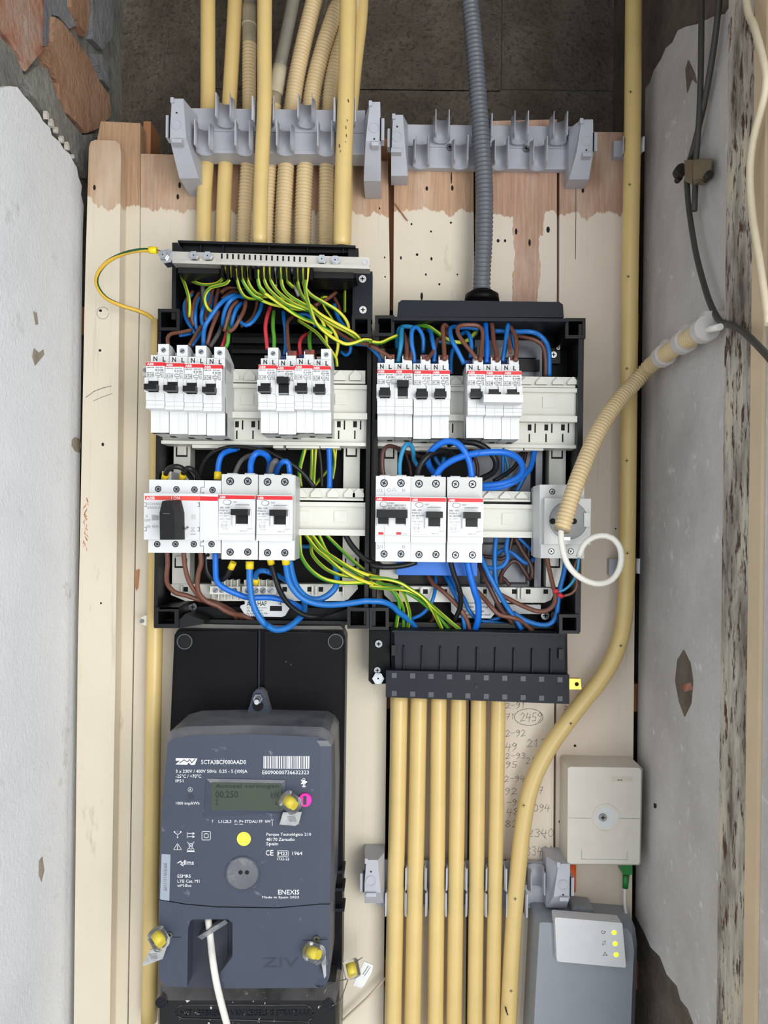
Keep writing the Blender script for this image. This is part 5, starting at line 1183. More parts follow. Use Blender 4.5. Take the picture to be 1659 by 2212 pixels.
 ('L','blue',[78,74,66,50,26],'k 1400,300 1400,550 1430,800 1500,990 1600,1130 l 80,1100 220,1170 380,1140 520,1030 595,930 600,800','thick blue wire hanging in a big loop below the left board',3.1,(0,)),
 ('L','blue',[46,60,60,40],'k 1485,560 1490,440 1560,400 1650,410 l 120,400 250,450 360,520','blue wire hooked out of the right terminal block',2.6,(0,)),
 ('L','blk',[74,64,52,40,20],'l 145,230 190,400 260,620 350,780 470,900 620,980 770,990 920,940 1140,865','black wire sweeping below the rating plate of the left board',2.6,(0,)),
 ('L','blue',[76,66,56,50,36,20],'l 400,230 440,440 500,600 620,730 760,770 900,720 1010,610 1030,500 1000,300 900,180 790,100','thick blue wire bent in a U over the neutral carrier',3.0),
 ('L','blue',[10,8],'l 592,1000 590,1080 585,1175','short blue wire dropping to the meter board',2.3),
 ('L','blue',[10,10],'l 540,62 680,66','short blue wire end below the bare rail',2.3),
 ('L','blue',[80,72,66,64,60,46,30],'l 350,230 370,420 420,580 540,730 700,810 900,840 1150,825 1400,790 g 0,820 180,830 320,890 430,990 560,1090 710,1240','thick blue wire running from the left board into the right duct',3.0,(0,)),
 # ---- earth wires from left to right board
 ('L','gyg',[40,46,50,56,50,36],'j 632,1190 640,1400 l 560,200 640,330 760,440 900,510 1100,545 1300,545 g 0,545 130,600 300,640 400,760 430,880 400,1080 375,1240','mostly green earth wire, lowest of the bundle between the boards',2.0),
 ('L','gy',[34,40,46,54,50,34],'j 770,1190 l 690,80 700,160 780,270 900,370 1060,440 1250,470 1400,500 1600,560 g 200,570 350,600 480,680 550,860 585,1030 555,1240','pale striped earth wire third of the bundle between the boards',1.8),
 ('L','gy',[40,50,58,62,56,38],'j 695,1190 l 760,100 900,220 1100,380 1300,490 1500,570 g 0,600 200,625 450,640 620,680 780,770 900,900 980,1050 1075,1250','striped earth wire in front of the bundle between the boards',1.9),
 ('L','gy',[40,54,64,66,60,40],'j 775,1190 l 850,110 1000,220 1200,340 1400,430 1600,480 g 0,462 250,490 450,550 600,645 760,745 920,890 1080,1030 1345,1255','uppermost striped earth wire of the bundle between the boards',1.9),
 ('L','gyg',[36,44,52,56,50,36],'j 870,1190 l 880,110 960,200 1100,300 1300,420 1500,520 g 0,510 200,570 420,620 550,690 700,780 850,900 1000,1030 1180,1250','green earth wire tucked under the bundle between the boards',1.8),
 ('L','gyg',[36,42,48,44,34],'j 950,1190 l 1100,120 1300,300 1450,410 1600,510 g 60,560 260,620 400,720 460,850 495,960 490,1240','green earth wire slanting from the bare rail into the right duct',1.7),
 ('L','blk',[50,56,60,56],'j 1205,1190 1300,1350 1430,1490 l 1480,270 1620,310 g 0,270 150,305 350,305 530,280 690,235','thick black wire linking the boards under the combined breaker',2.7),
 # ---- right board, top
 ('R','gyg',[30,50,56,50,40],'c 420,410 560,400 720,430 870,460 980,530 1080,600 1180,660 1320,690 1440,660 1530,580 1590,510','lime green earth wire under the charcoal cover',2.1),
 ('R','teal',[40,56,66],'c 405,780 400,620 440,480 540,450 640,470','teal wire arching at the left of the right board',2.2),
 ('R','teal',[60,72,74],'c 470,470 462,560 460,680 440,850 412,985','teal wire into the second right breaker',2.3),
 ('R','brown',[50,74,84],'c 485,530 530,640 545,800 540,950','brown wire into the lug of the right raised-lever breaker',2.0),
 ('R','brown',[50,70,84],'c 560,640 590,760 605,850 595,950','pale brown wire beside it in the same lug',1.9),
 ('R','blue',[74,76,66,56],'c 655,1000 650,880 620,720 620,520 680,460 750,530 790,650 785,850','blue wire looping from the third right breaker',2.1),
 ('R','blue',[44,70,74],'c 850,500 900,540 930,680 960,850 950,985','blue wire into the fourth right breaker',2.1),
 ('R','brown',[30,40],'c 760,500 880,440 1000,390 1100,370 1220,380 1255,440','brown wire looping high under the charcoal cover',2.0),
 ('R','brown',[50,70,86],'c 1030,615 990,670 960,790 900,880 850,940','brown wire bent into the third right breaker\'s lug',1.9),
 ('R','brown',[86,74,64,50],'c 1110,950 1100,780 1090,600 1082,470 1110,430 1150,470 1140,590','narrow brown hairpin into the fourth right breaker\'s lug',2.1),
 ('R','blue',[76,80,66,50],'c 1400,1010 1310,830 1220,660 1190,530 1210,470 1285,450','blue wire leaning left into the breaker left of the tied pair',2.2),
 ('R','blue',[46,48],'c 1270,480 1450,470 1620,495','flat blue wire behind the right wires',2.0),
 ('R','blue',[50,66,70],'c 1350,570 1440,540 1490,620 1510,760 1495,920','blue wire curving down behind the leaning one',2.1),
 ('R','brown',[86,80,70,66,72,86],'c 1590,940 1500,820 1400,700 1310,560 1310,460 1400,430 1560,430 d 100,420 140,480 140,600 120,760 112,890','brown wire looped with both ends in one lug',2.0),
 ('R','blue',[40,50],'c 1250,760 1210,880 1200,1150','dark blue wire between the two breaker blocks of the right board',2.0),
 ('R','teal',[34,40],'c 1590,540 1480,640 1300,690 1120,690 990,665','teal wire crossing behind the brown hairpin',1.8),
 ('R','blue2',[50,70,76],'d 180,310 190,500 205,700 200,920','bright blue wire dropping straight to the tied pair',2.5),
 ('R','brown',[50,70,86],'d 255,310 280,450 295,620 330,760 350,890','brown wire dropping to the tied pair\'s left lug',2.2),
 ('R','blue',[60,72,74],'d 495,385 470,560 450,740 415,900','blue wire slanting to the right tied breaker',2.2),
 ('R','blue',[56,60],'d 500,390 540,520 590,730','second blue leg behind the right tied breaker',1.8),
 ('R','brown',[60,76,86],'d 525,420 590,540 612,700 600,890','brown wire into the right tied breaker\'s lug',2.1),
 ('R','brown',[50,70,84],'d 515,440 505,600 525,780','brown wire behind the slanting blue one',1.8),
 ('R','blue',[50,58,52,40],'d 310,480 600,490 800,490 920,530 1020,640 1060,800 1062,1100','blue wire running right and down behind the top rail',2.4),
 ('R','brown',[46,52,48,38],'d 600,540 760,570 900,620 980,700 1010,880 1012,1100','brown wire following the blue one behind the top rail',2.0),
 # ---- right board, middle
 ('R','dbrown',[74,78,60,40],'e 205,640 180,480 190,250 260,165 370,180 500,240 640,290 790,330','dark red-brown wire curving from the combined breaker',2.0),
 ('R','teal',[74,80,72,50],'e 440,640 440,430 480,240 540,140 600,140 640,240 650,360 710,470','light blue wire making a hairpin from the combined breaker',2.1),
 ('R','blue2',[80,86,84,76,60,50],'e 1520,640 1480,400 1380,200 1250,100 1100,100 950,190 870,300 855,390 930,540 1030,610','thick blue wire forming the tall arch over the right devices',3.1),
 ('R','blue2',[74,82,88,86,74,60,56],'e 960,640 1050,500 1200,390 1400,310 1640,262 f 200,240 400,225 600,240 740,320 790,430 750,540 600,620 400,660 250,668','thick blue wire in a wide flat loop right of the arch',3.1),
 ('R','blue2',[54,60,56,40],'f 250,705 500,690 680,620 820,520 900,420 955,200','thick blue wire under the flat loop rising to the slotted strip',2.8),
 ('R','blk',[74,80,70,56],'e 700,640 740,470 850,320 1000,240 1150,250 1260,340','black wire bowed over the middle right device',2.9),
 ('R','blk',[60,70,66,50],'e 1150,140 1300,90 f 0,85 150,100 300,170 420,300 440,420 380,510 240,580','thick black wire coiled under the slotted strip of the right board',3.0),
 ('R','blk',[30,36,40],'f 790,210 700,400 580,510 410,610','black wire slanting behind the flat blue loop',2.0),
 ('R','blue',[28,28],'f 530,250 530,400 530,540','short blue wire standing behind the flat loop',1.9),
 ('R','teal',[26,26],'f 555,250 600,430 590,560','teal wire standing behind the flat loop',1.6),
 ('R','dbrown',[30,30],'f 110,190 190,400 190,560','dark brown wire behind the tall blue arch',1.8),
 ('R','dbrown',[24,24],'f 840,200 800,400 700,700','dark brown wire descending beside the black slanting one',1.8),
 ('R','blue',[26,26],'f 820,540 740,690 700,760','blue wire running down behind the bare right rail',2.4),
 ('R','dbrown',[26,26],'e 520,240 590,450 610,640','dark brown wire behind the light blue hairpin',1.7),
 ('R','blue',[26,26],'e 960,320 1000,400 1060,460 1100,330','dark blue loop inside the tall arch',2.2),
 # ---- right board, bottom
 ('R','blue',[20,34,40,36,30],'g 975,400 970,620 940,770 880,900 760,1020 600,1090','blue wire curving left into the lower duct',1.8),
 ('R','brown',[24,40,46,40],'g 850,420 940,560 1080,670 1230,810 1350,950 1440,1100 1490,1260','brown wire slanting down across the right neutral carrier',2.2),
 ('R','blue',[24,38,44,38],'g 1100,420 1180,550 1270,740 1340,900 1390,1080 1412,1260','blue wire just right of the slanting brown one',2.1),
 ('R','blue',[24,34,40,34],'g 1170,420 1280,620 1400,780 1460,930 1560,1060 1640,1100','blue wire passing behind the black one',2.0),
 ('R','blk',[70,64,54,40],'g 1195,220 1240,390 1310,580 1350,750 1340,920 1260,1100','black wire falling from the right-hand device',2.5),
 ('R','blue2',[72,68,60,50,40],'g 1445,220 1490,420 1560,680 1610,850 1610,1080 1560,1260','thick blue wire falling from the right-hand device into the duct',3.2),
 ('R','brown',[20,26],'g 740,1230 880,1150 945,1080 945,1010','short brown wire curling in front of the duct',1.9),
 ('R','dbrown',[40,50,48,40],'h 80,470 170,680 260,860 340,1020 420,1150 560,1320','dark brown wire dropping right of the thick blue one',2.3),
 ('R','blue',[50,56,52,44,40],'h 110,380 190,560 280,740 380,920 480,1090 600,1260 680,1400','long blue diagonal wire across the lower right board',2.4),
 ('R','brown',[34,46,46,38],'h 50,860 170,980 270,1100 380,1200 560,1240 700,1300 840,1430','brown wire snaking along the bottom to the duct',2.3),
 ('R','brown',[40,46,50,56,66],'h 370,910 560,1010 750,1100 930,1155 1070,1120 1140,1020 1140,900 1090,700 1025,400','brown wire swinging up to the socket',2.2),
 ('R','blue',[40,44,46,48,44],'h 560,1170 740,1280 950,1340 1080,1320 1160,1220 1180,1050 1210,840 1270,600 1285,440','blue wire swinging up beside the socket',2.4),
 ('R','blue',[40,44,40],'h 330,110 310,400 318,660 345,880','blue vertical wire in front of the steel plate',2.4),
 ('R','blue',[40,46,40],'h 490,110 470,300 490,420 420,530 310,560 190,545','blue wire hooking left over the steel plate',2.3),
 ('R','blue',[30,34,30],'h 340,370 400,310 520,330 620,400 720,480 800,480 845,420','blue wire waving across the steel plate',2.2),
 ('R','blue',[36,34],'h 620,120 760,250 830,320','blue wire disappearing behind the socket',1.9),
 ('R','dbrown',[34,32],'h 560,110 530,230 515,340','short dark brown wire under the bare right rail',2.1),
 ('R','dbrown',[36,32],'h 590,130 680,300 770,440 825,560 820,700','dark brown wire bowed at the right of the steel plate',2.3),
 ('R','dbrown',[24,30,26],'h 385,780 400,660 430,590 550,460 640,480 720,600 800,720','dark brown wire peaked like a tent on the steel plate',2.3),
 ('R','dbrown',[24,24],'h 140,390 280,410 400,430 480,385','dark brown wire lying level on the steel plate',2.0),
 ('R','dbrown',[22,26],'h 340,715 430,700 515,800','short dark brown arc above the right neutral carrier',2.1),
 ('R','blue',[26,30],'h 110,1290 300,1310 500,1340 620,1370 740,1430','blue wire lying low just above the duct',2.1),
 ('R','blue',[22,20],'h 120,1350 250,1280 380,1240','blue wire rising behind the low one',2.0),
):
    wire(*w)
# ------------------------------------------------------------------ meter
t = thing('meter_board', 'black meter mounting board behind the energy meter', 'meter board', P(555,2120,0))
V1 = lambda x, y: (290 + x/3.253, 1320 + y/3.253)
V2 = lambda x, y: (290 + x/3.016, 1740 + y/3.016)
mb = MB(); o_ = [(377,1372),(384,1360),(392,1357),(732,1361),(742,1366),(747,1378),(741,1800),(738,2098),(728,2108),(350,2108),(362,1700)]
mb.prism(o_, 0.3, 36, 0.003, 2); bd = part('plate', mb, M['board'], t)
for pts in ([(380,1370),(388,1364),(556,1366),(554,1600),(372,1600)], [(572,1366),(734,1368),(741,1378),(738,1700),(570,1700)]):
    mb = MB(); mb.prism(pts, 30, 41, 0.002, 2); part('raised_panel', mb, M['board'], t)
mb = MB(); mb.rect(557.5, 1362, 562, 1500, 34, 41, 0.0006); part('groove_edge', mb, M['duct'], t)
for x, y in ((398.5,1386),(725,1386)):
    mb = MB(); mb.ring(x, y, 17, 14.5, 30, 43, 28); part('hole_rim', mb, M['sheen_grey'], t)
    mb = MB(); mb.cyl(x, y, 14.5, 36, 41.4, 24); part('screw_hole', mb, M['hole'], t)
for y in (1884, 1922, 1966): part('side_rib', R1(712, y-3, 744, y+3, 20, 44, bev=0.0006), M['duct'], t)
for pts, h in (([(386,1346),(470,1349),(640,1352),(736,1352),(742,1360),(384,1358)], 37),):
    mb = MB(); mb.prism(pts, 2, 34, 0.002); part('dusty_top', mb, M['boarddust'], t)
mt = thing('energy_meter', 'blue-grey smart energy meter with display and barcode', 'energy meter', P(530,2130,36))
FR = [(362,1606),(372,1596),(400,1590),(540,1586),(690,1592),(708,1600),(716,1612),(717,1700),(713,1950),(711,1952),(600,1960),(470,1958),(400,1952),(343,1942),(350,1750)]
BK = [(360,1590),(366,1582),(398,1573),(540,1570),(694,1574),(712,1584),(722,1600),(724,1700),(719,1950),(717,1952),(600,1960),(470,1958),(400,1952),(341,1942),(347,1750)]
FR2 = [(x-24 if x > 700 else x, y) for x, y in FR]
mb = MB(); mb.loft([(BK, 41, 112), (BK, 106, 112), (FR, 117, 117), (FR2, 122, 122)], 0.001, 1); part('upper_case', mb, M['meter'], mt)
mb = MB(); mb.loft([([(400,1575),(540,1571),(692,1575),(692,1583),(540,1581),(400,1584)], 60, 112), ([(400,1575),(540,1571),(692,1575),(692,1583),(540,1581),(400,1584)], 108.6, 112)]); 
mb = MB()
pt = [(404,1566,50),(540,1563,50),(690,1566,50),(700,1592,109),(540,1582,109),(396,1588,109)]
mb.bm.faces.new([mb.bm.verts.new(P(x,y,h)+Vector((0,0,0.0025))) for x,y,h in pt])
mb.bm.free()
notch = [V2(345,1185), V2(350,800), V2(365,752), V2(385,742), V2(610,742), V2(640,765), V2(640,985), V2(560,1090), V2(562,1192)]
LC = [(343,1944),(400,1954),(470,1960),(600,1962),(713,1954),(711,2112),(704,2128),(690,2134)] + [(x, y) for x, y in reversed(notch)] + [(362,2131),(344,2118)]
LC2 = [(x-24 if x > 700 else x, y) for x, y in LC]
mb = MB(); mb.loft([(LC, 41, 116), (LC, 116, 116), (LC2, 121, 121)], 0.0008, 1); lc = part('lower_cover', mb, M['meter'], mt)
mb = MB(); mb.prism([V2(340,740), V2(645,740), V2(645,1100), V2(600,1190), V2(340,1190)], 41, 96, 0.001); part('recess_floor', mb, M['meterd'], lc)
mb = MB(); mb.rect(*V2(435,770), *V2(610,965), 94, 97, 0.001); part('port_frame', mb, M['meterd'], lc)
mb = MB(); mb.prism([V2(412,855), V2(590,745), V2(612,765), V2(440,875)], 100, 112, 0.001); part('port_flap', mb, M['meterdust'], lc)
mb = MB(); mb.text('ZIV', *V2(835,990), *V2(1070,1055), 121.15); part('embossed_brand', mb, M['meterd'], lc, kind='stuff')
mb = MB(); mb.loft([([V1(760,795), V1(980,795), V1(905,560), V1(850,560)], 41, 56), ([V1(765,795), V1(975,795), V1(925,590), V1(900,556), V1(850,556), V1(828,590)][0:1] + [V1(978,795), V1(922,580), V1(835,580)], 56, 56)], 0.001)
mb = MB(); mb.prism([V1(763,800), V1(978,800), V1(940,660), V1(918,580), V1(890,552), V1(862,552), V1(835,575), V1(812,660)], 41, 54, 0.0012, 2); hb = part('hanging_bracket', mb, M['meter'], mt)
mb = MB(); mb.cyl(*V1(868,665), 12, 50, 54.3, 20); part('bracket_hole', mb, M['hole'], hb)
for x in (800, 845, 890, 930): part('bracket_rib', R1(*V1(x,738), *V1(x+12,795), 52, 57), M['meter'], hb)
mb = MB(); mb.cyl(*V1(868,618), 11, 52, 60, 6, smooth=False); nt_ = part('hex_nut', mb, M['screw'], hb)
mb = MB(); mb.tube([P(*V1(866,618), 58), P(*V1(860,640), 78)], 0.0026, 10); part('stud', mb, M['screw'], hb)
# face details
HM = 122.2
mb = MB(); mb.loft([([V1(488,1445), V1(505,1178), V1(1062,1188), V1(1068,1420)], 118, 123), ([V1(488,1445), V1(505,1178), V1(1062,1188), V1(1068,1420)], 123, 123), ([V1(538,1402), V1(540,1206), V1(1034,1212), V1(1034,1404)], 124.2, 123)], 0.0006); part('display_bezel', mb, M['meter'], mt)
mb = MB(); mb.prism([V1(538,1398), V1(542,1206), V1(1034,1213), V1(1032,1402)], 120, 124.8); ld = part('display', mb, M['lcd'], mt)
mb = MB(); mb.text('Actueel vermogen', *V1(570,1215), *V1(1015,1252), 124.95); mb.text('00.250', *V1(570,1265), *V1(730,1312), 124.95); mb.text('kW', *V1(960,1270), *V1(1018,1314), 124.95); mb.text('2', *V1(570,1325), *V1(590,1362), 124.95); mb.text('A', *V1(985,1340), *V1(1008,1366), 124.95); part('display_text', mb, M['lcdt'], ld, kind='stuff')
mb = MB()
for s, x0, y0, x1, y1 in (('5CTA3BCF000AAD0',470,1046,785,1076),('3 x 230V / 400V 50Hz  0,25 - 5 (100)A',292,1114,795,1144),('-25°C / +70°C',292,1147,470,1172),('IP51',290,1183,345,1204),('E0090000736632323',900,1120,1227,1147),('A',387,1245,400,1264),('1000 imp/kWh',293,1340,458,1366),
        ('T',544,1469,556,1487),('L1L2L3',592,1469,682,1488),('P- P+',706,1469,768,1488),('STDAU FF',776,1469,902,1488),('NW',920,1469,958,1488)):
    mb.text(s, *V1(x0,y0), *V1(x1,y1), HM)
for s, x0, y0, x1, y1 in (('Parque Tecnológico 210',862,178,1152,203),('48170 Zamudio',860,210,1045,232),('Spain',860,238,938,266),('C',857,291,880,326),('E',886,291,907,326),('M23',938,302,998,324),('1964',1030,300,1095,323),('1732-22',930,339,1010,357),('dlms',312,356,388,386),
        ('ESMR5',282,450,368,470),('LTE Cat. M1',282,483,425,503),('wM-Bus',280,512,372,530),('ENEXIS',937,549,1075,580),('Made in Spain 2023',833,590,1073,609)):
    mb.text(s, *V2(x0,y0), *V2(x1,y1), HM)
LN = lambda pts, w, c=False, vv=V2: mb.line([vv(*p) for p in pts], w, HM, c)
LN([(932,295),(1004,295),(1004,331),(932,331)], 0.8, True)
LN([(393+16*math.cos(k*0.5236), 1254+16*math.sin(k*0.5236)) for k in range(12)], 0.9, True, V1)
LN([(260,175),(282,190),(305,175)], 1.0); LN([(282,190),(282,210)], 1.0)
for x, y in ((262,172),(303,172),(282,208)): mb.prism([(V2(x,y)[0]+1.7*math.cos(k*1.05), V2(x,y)[1]+1.7*math.sin(k*1.05)) for k in range(6)], HM-0.4, HM)
LN([(345,175),(345,210)], 1.0); LN([(345,182),(392,182)], 1.2); LN([(345,203),(392,203)], 1.2); LN([(380,176),(396,182),(380,189)], 1.0); LN([(380,197),(396,203),(380,210)], 1.0)
LN([(441,170),(496,170),(496,224),(441,224)], 1.1, True); LN([(455,184),(482,184),(482,210),(455,210)], 1.1, True)
LN([(256,288),(282,246),(308,288)], 1.0, True); LN([(282,258),(282,276)], 1.3); LN([(282,280),(282,284)], 1.4)
LN([(346,238),(390,288)], 1.0); LN([(390,238),(346,288)], 1.0); LN([(352,248),(384,248)], 1.0); LN([(356,250),(360,284),(376,284),(380,250)], 1.0); LN([(348,298),(388,298)], 3.0)
LN([(284,374),(306,360),(306,376)], 2.0); LN([(304,384),(318,392)], 2.0)
LN([(893,92),(899,100),(905,92)], 1.0); LN([(899,100),(899,132)], 1.0); LN([(655,122),(676,122)], 0.9); LN([(686,122),(706,122)], 0.9)
LN([(1176,1190),(1209,1190),(1209,1212),(1176,1212)], 2.6, False, V1); LN([(1182,1192),(1182,1180),(1192,1173),(1202,1180),(1202,1192)], 1.2, False, V1); LN([(1192,1218),(1192,1232)], 3.0, False, V1); LN([(1180,1230),(1192,1240),(1204,1230)], 1.6, False, V1)
mb.prism([V1(1178,1190), V1(1208,1190), V1(1208,1212), V1(1178,1212)], HM-0.3, HM-0.05)
part('printed_face', mb, M['inkw'], mt, kind='stuff')
mb = MB(); mb.prism([V1(292,1034), V1(443,1036), V1(425,1080), V1(400,1082), V1(380,1064), V1(372,1080), V1(290,1078), V1(322,1050), V1(292,1052)], HM-0.4, HM-0.05); lg = part('brand_logo', mb, M['inkw'], mt)
mb = MB(); mb.line([V1(318,1068), V1(350,1046), V1(372,1060), V1(390,1044), V1(405,1066), V1(428,1040)], 1.6, HM+0.08); part('logo_cut', mb, M['meterd'], lg)
rr = random.Random(3); mb = MB(); x = 905
mb.quad([V1(905,1020), V1(1231,1020), V1(1229,1108), V1(905,1106)], HM); part('barcode_patch', mb, M['inkw'], mt)
mb = MB()
while x < 1226:
    w = rr.choice((3,3,4,6)); mb.quad([V1(x,1021), V1(x+w,1021), V1(x+w,1106), V1(x,1106)], HM+0.1); x += w + rr.choice((3,4,5,8))
part('barcode_bars', mb, M['meter'], mt, kind='stuff')
mb = MB(); mb.cyl(*V1(1200,1330), 14, 120, 125, 24); pk = part('seal_button', mb, M['pink'], mt, 'round pink button')
part('button_slit', R1(V1(1188,0)[0], V1(0,1300)[1], V1(1210,0)[0], V1(0,1362)[1], 124, 125.3), M['meterd'], pk)
mb = MB(); mb.cyl(*V1(397,1308), 6, 118, 122.6, 16); part('pulse_led', mb, M['meterd'], mt)
mb = MB(); mb.cyl(*V2(714,218), 15, 118, 122.2, 28); part('yellow_sticker', mb, M['dotyellow'], mt, 'round yellow sticker')
mb = MB(); mb.ring(*V2(705,447), 37.5, 35, 118, 123.4, 36); part('optical_port_rim', mb, M['meter'], mt)
mb = MB(); mb.cyl(*V2(705,447), 35, 118, 122.1, 36); op = part('optical_port', mb, M['meterdust'], mt)
for x in (692, 734):
    mb = MB(); mb.cyl(*V2(x,437), 4.5, 120, 122.6, 12); part('port_eye', mb, M['hole'], op)
mb = MB(); mb.prism([V2(178,316), V2(236,320), V2(228,622), V2(168,612)], 118, 122.25); st = part('side_sticker', mb, M['sticker'], mt)
mb = MB()
for k in range(14): mb.quad([V2(192,378+k*13), V2(214,379+k*13), V2(213,378+k*13+rr.choice((4,6,9))), V2(191,377+k*13+5)], 122.4)
part('sticker_bars', mb, M['inkd'], st, kind='stuff')
for x, y in ((228,848),(1187,873)): cross_screw(lc, *V2(x,y), 6.5, 123.5, 'screw')
for a, b in (((240,858),(305,858)), ((1100,878),(1160,878)), ((1212,875),(1255,872))): part('score_line', MB().line([V2(*a), V2(*b)], 1.4, 121.1), M['hole'], lc)
for (x, y, s_) in ((905,802,5),(1020,795,4.5),(1285,806,7),(690,810,3),(735,792,2.5),(965,815,2)):
    px_, py_ = V1(x, y); c = P(px_, py_+4, 80) + Vector((0,0,0.0035)); mb = MB()
    q = [c + Vector((0.0011*s_/5*k*math.cos(a), 0.001*s_/5*math.sin(a)*k, 0)) for a, k in ((0,1.2),(1,0.9),(2.1,1.3),(3.2,1),(4.3,1.2),(5.3,0.8))]
    mb.extr(q, (0,0,0.0016*s_/4), 0.0002); part('plaster_crumb', mb, M['crumb'], mt)
# lower terminal cover
tc_ = thing('terminal_cover', 'glossy black meter terminal cover with embossed warning and white paint specks', 'cover', P(530,2290,0))
o_ = [V2(140,1255), V2(160,1190), V2(185,1165), V2(1310,1165), V2(1335,1195), V2(1335,1500), V2(1330,1700), V2(150,1700), V2(150,1500)]
i_ = [V2(165,1330), V2(180,1285), V2(205,1270), V2(1290,1270), V2(1310,1290), V2(1312,1500), V2(1310,1700), V2(165,1700), V2(165,1500)]
mb = MB(); mb.loft([(o_, 0.3, 70), (o_, 66, 70), (i_, 78, 78)], 0.002, 2); cb = part('cover', mb, M['tcover'], tc_)
x0, y0, x1, y1 = 270, 1300, 1165, 1410
sl = [V2(x0+40,y0), V2(x1-40,y0), V2(x1-8,y0+25), V2(x1,(y0+y1)/2), V2(x1-8,y1-25), V2(x1-40,y1), V2(x0+40,y1-22), V2(x0+8,y1-40), V2(x0,(y0+y1)/2-10), V2(x0+8,y0+20)]
mb = MB()
for a, b in zip(sl, sl[1:]+sl[:1]): mb.tube([P(*a,78.4), P(*b,78.4)], 0.0007, 6)
part('embossed_frame', mb, M['tcover'], cb, kind='stuff')
mb = MB(); mb.text('HET VERBREKEN VAN ZEGELS IS STRAFBAAR', *V2(300,1335), *V2(1148,1375), 78.9); part('embossed_text', mb, M['duct'], cb, kind='stuff')
for x, y in ((175,1285),(1268,1305)):
    mb = MB(); mb.ring(*V2(x,y), 13, 11, 60, 80, 24); rm = part('screw_collar', mb, M['tcover'], tc_)
    mb = MB(); mb.cyl(*V2(x,y), 10.8, 60, 79.2, 20); s = part('sealing_screw', mb, M['duct'], tc_)
    px_, py_ = V2(x, y); part('slit', R1(px_-9, py_-1.4, px_+9, py_+1.4, 79, 79.5, tilt=-0.5), M['hole'], s)
# seals
def seal(x, y, h, tagpts, rotdir, label, qr=None):
    t = thing('wire_seal', label, 'seal', P(x, y, h-8), 'yellow wire seals of the meter')
    c = P(x, y, h); d = Vector((math.cos(rotdir), -0.8, math.sin(rotdir))).normalized()
    mb = MB(); mb.tube([c - d*0.008, c - d*0.007, c + d*0.007, c + d*0.008], 0.0083, 20, rfun=lambda L: 0.0083 if 0.0005 < L < 0.0155 else 0.0074); part('clear_capsule', mb, M['clear'], t)
    mb = MB(); mb.tube([c - d*0.005, c + d*0.0052], 0.0042, 16); part('yellow_core', mb, M['sealy'], t)
    mb = MB(); mb.prism(tagpts, h-7, h-5.8, 0.0003); tg = part('tag', mb, M['tagw'] if qr else M['tag'], t)
    if not qr:
        cx = sum(p[0] for p in tagpts)/len(tagpts); cy = sum(p[1] for p in tagpts)/len(tagpts); mb = MB()
        for k in range(5): mb.line([(cx-9+k*1.2, cy-6+k*2.6), (cx+7+k*0.6, cy-8+k*2.6)], 1.1, h-5.6)
        part('tag_print', mb, M['inkd'], tg, kind='stuff')
    return t, tg
seal(*V1(1098,1345), 134, [V1(1045,1415), V1(1178,1412), V1(1155,1495), V1(1130,1510), V1(1020,1500)], -0.4, 'yellow wire seal beside the pink meter button')
seal(*V2(160,868), 132, [V2(105,940), V2(212,922), V2(185,1000), V2(60,1046), V2(54,1035)], -0.6, 'yellow wire seal at the lower left of the meter')
seal(*V2(1172,962), 132, [V2(1215,905), V2(1248,985), V2(1250,1110), V2(1238,1128), V2(1215,1000)], 0.1, 'yellow wire seal at the lower right of the meter')
tt, tg = seal(*V2(1415,1065), 60, [V2(1498,1015), V2(1556,1040), V2(1545,1090), V2(1500,1170), V2(1478,1190), V2(1424,1172)], -1.2, 'loose yellow wire seal with a white tag beside the meter', True)
mb = MB(); mb.line([V2(1490,1100), V2(1525,1045)], 1.0, 54.5); mb.line([V2(1500,1110), V2(1538,1052)], 0.8, 54.5); part('tag_print', mb, M['ink'], tg, kind='stuff')
mb = MB(); mb.tube(ppath([(V2(1385,1130)[0],V2(0,1130)[1],58), (V2(1320,1140)[0],V2(0,1150)[1],64), (V2(1260,0)[0],V2(0,1180)[1],76), (V2(1236,0)[0],V2(0,1225)[1],80)], 60), 0.0005, 6); part('seal_wire', mb, M['nail'], tt)
mb = MB(); mb.tube(ppath([(V2(1395,0)[0],V2(0,1125)[1],58), (V2(1370,0)[0],V2(0,1200)[1],66), (V2(1340,0)[0],V2(0,1270)[1],74), (V2(1290,0)[0],V2(0,1305)[1],81)], 60), 0.0005, 6); part('seal_wire', mb, M['nail'], tt)
mb = MB(); mb.tube(ppath([(V2(1440,0)[0],V2(0,1020)[1],62), (V2(1487,0)[0],V2(0,990)[1],64)], 60), 0.0005, 6); part('seal_wire', mb, M['nail'], tt)
mb = MB(); mb.tube(ppath([(*V2(480,735),104), (*V2(488,790),106), (*V2(500,900),112), (*V2(512,1010),124), (*V2(535,1150),126), (*V2(565,1280),124), (*V2(610,1450),120), (*V2(640,1600),118)], 120, 0.006), 0.0033, 12)
single('data_cable', mb, M['cable'], 'white data cable plugged into the lower cover of the meter', 'cable')
mb = MB(); mb.tube(ppath([(*V2(1640,1120),14), (*V2(1520,1250),12), (*V2(1360,1400),10), (*V2(1300,1470),10)], 12, 0.006), 0.0013, 8)
single('thin_cord', mb, M['creamcable'], 'thin pale cord slanting across the plank right of the meter', 'cord')
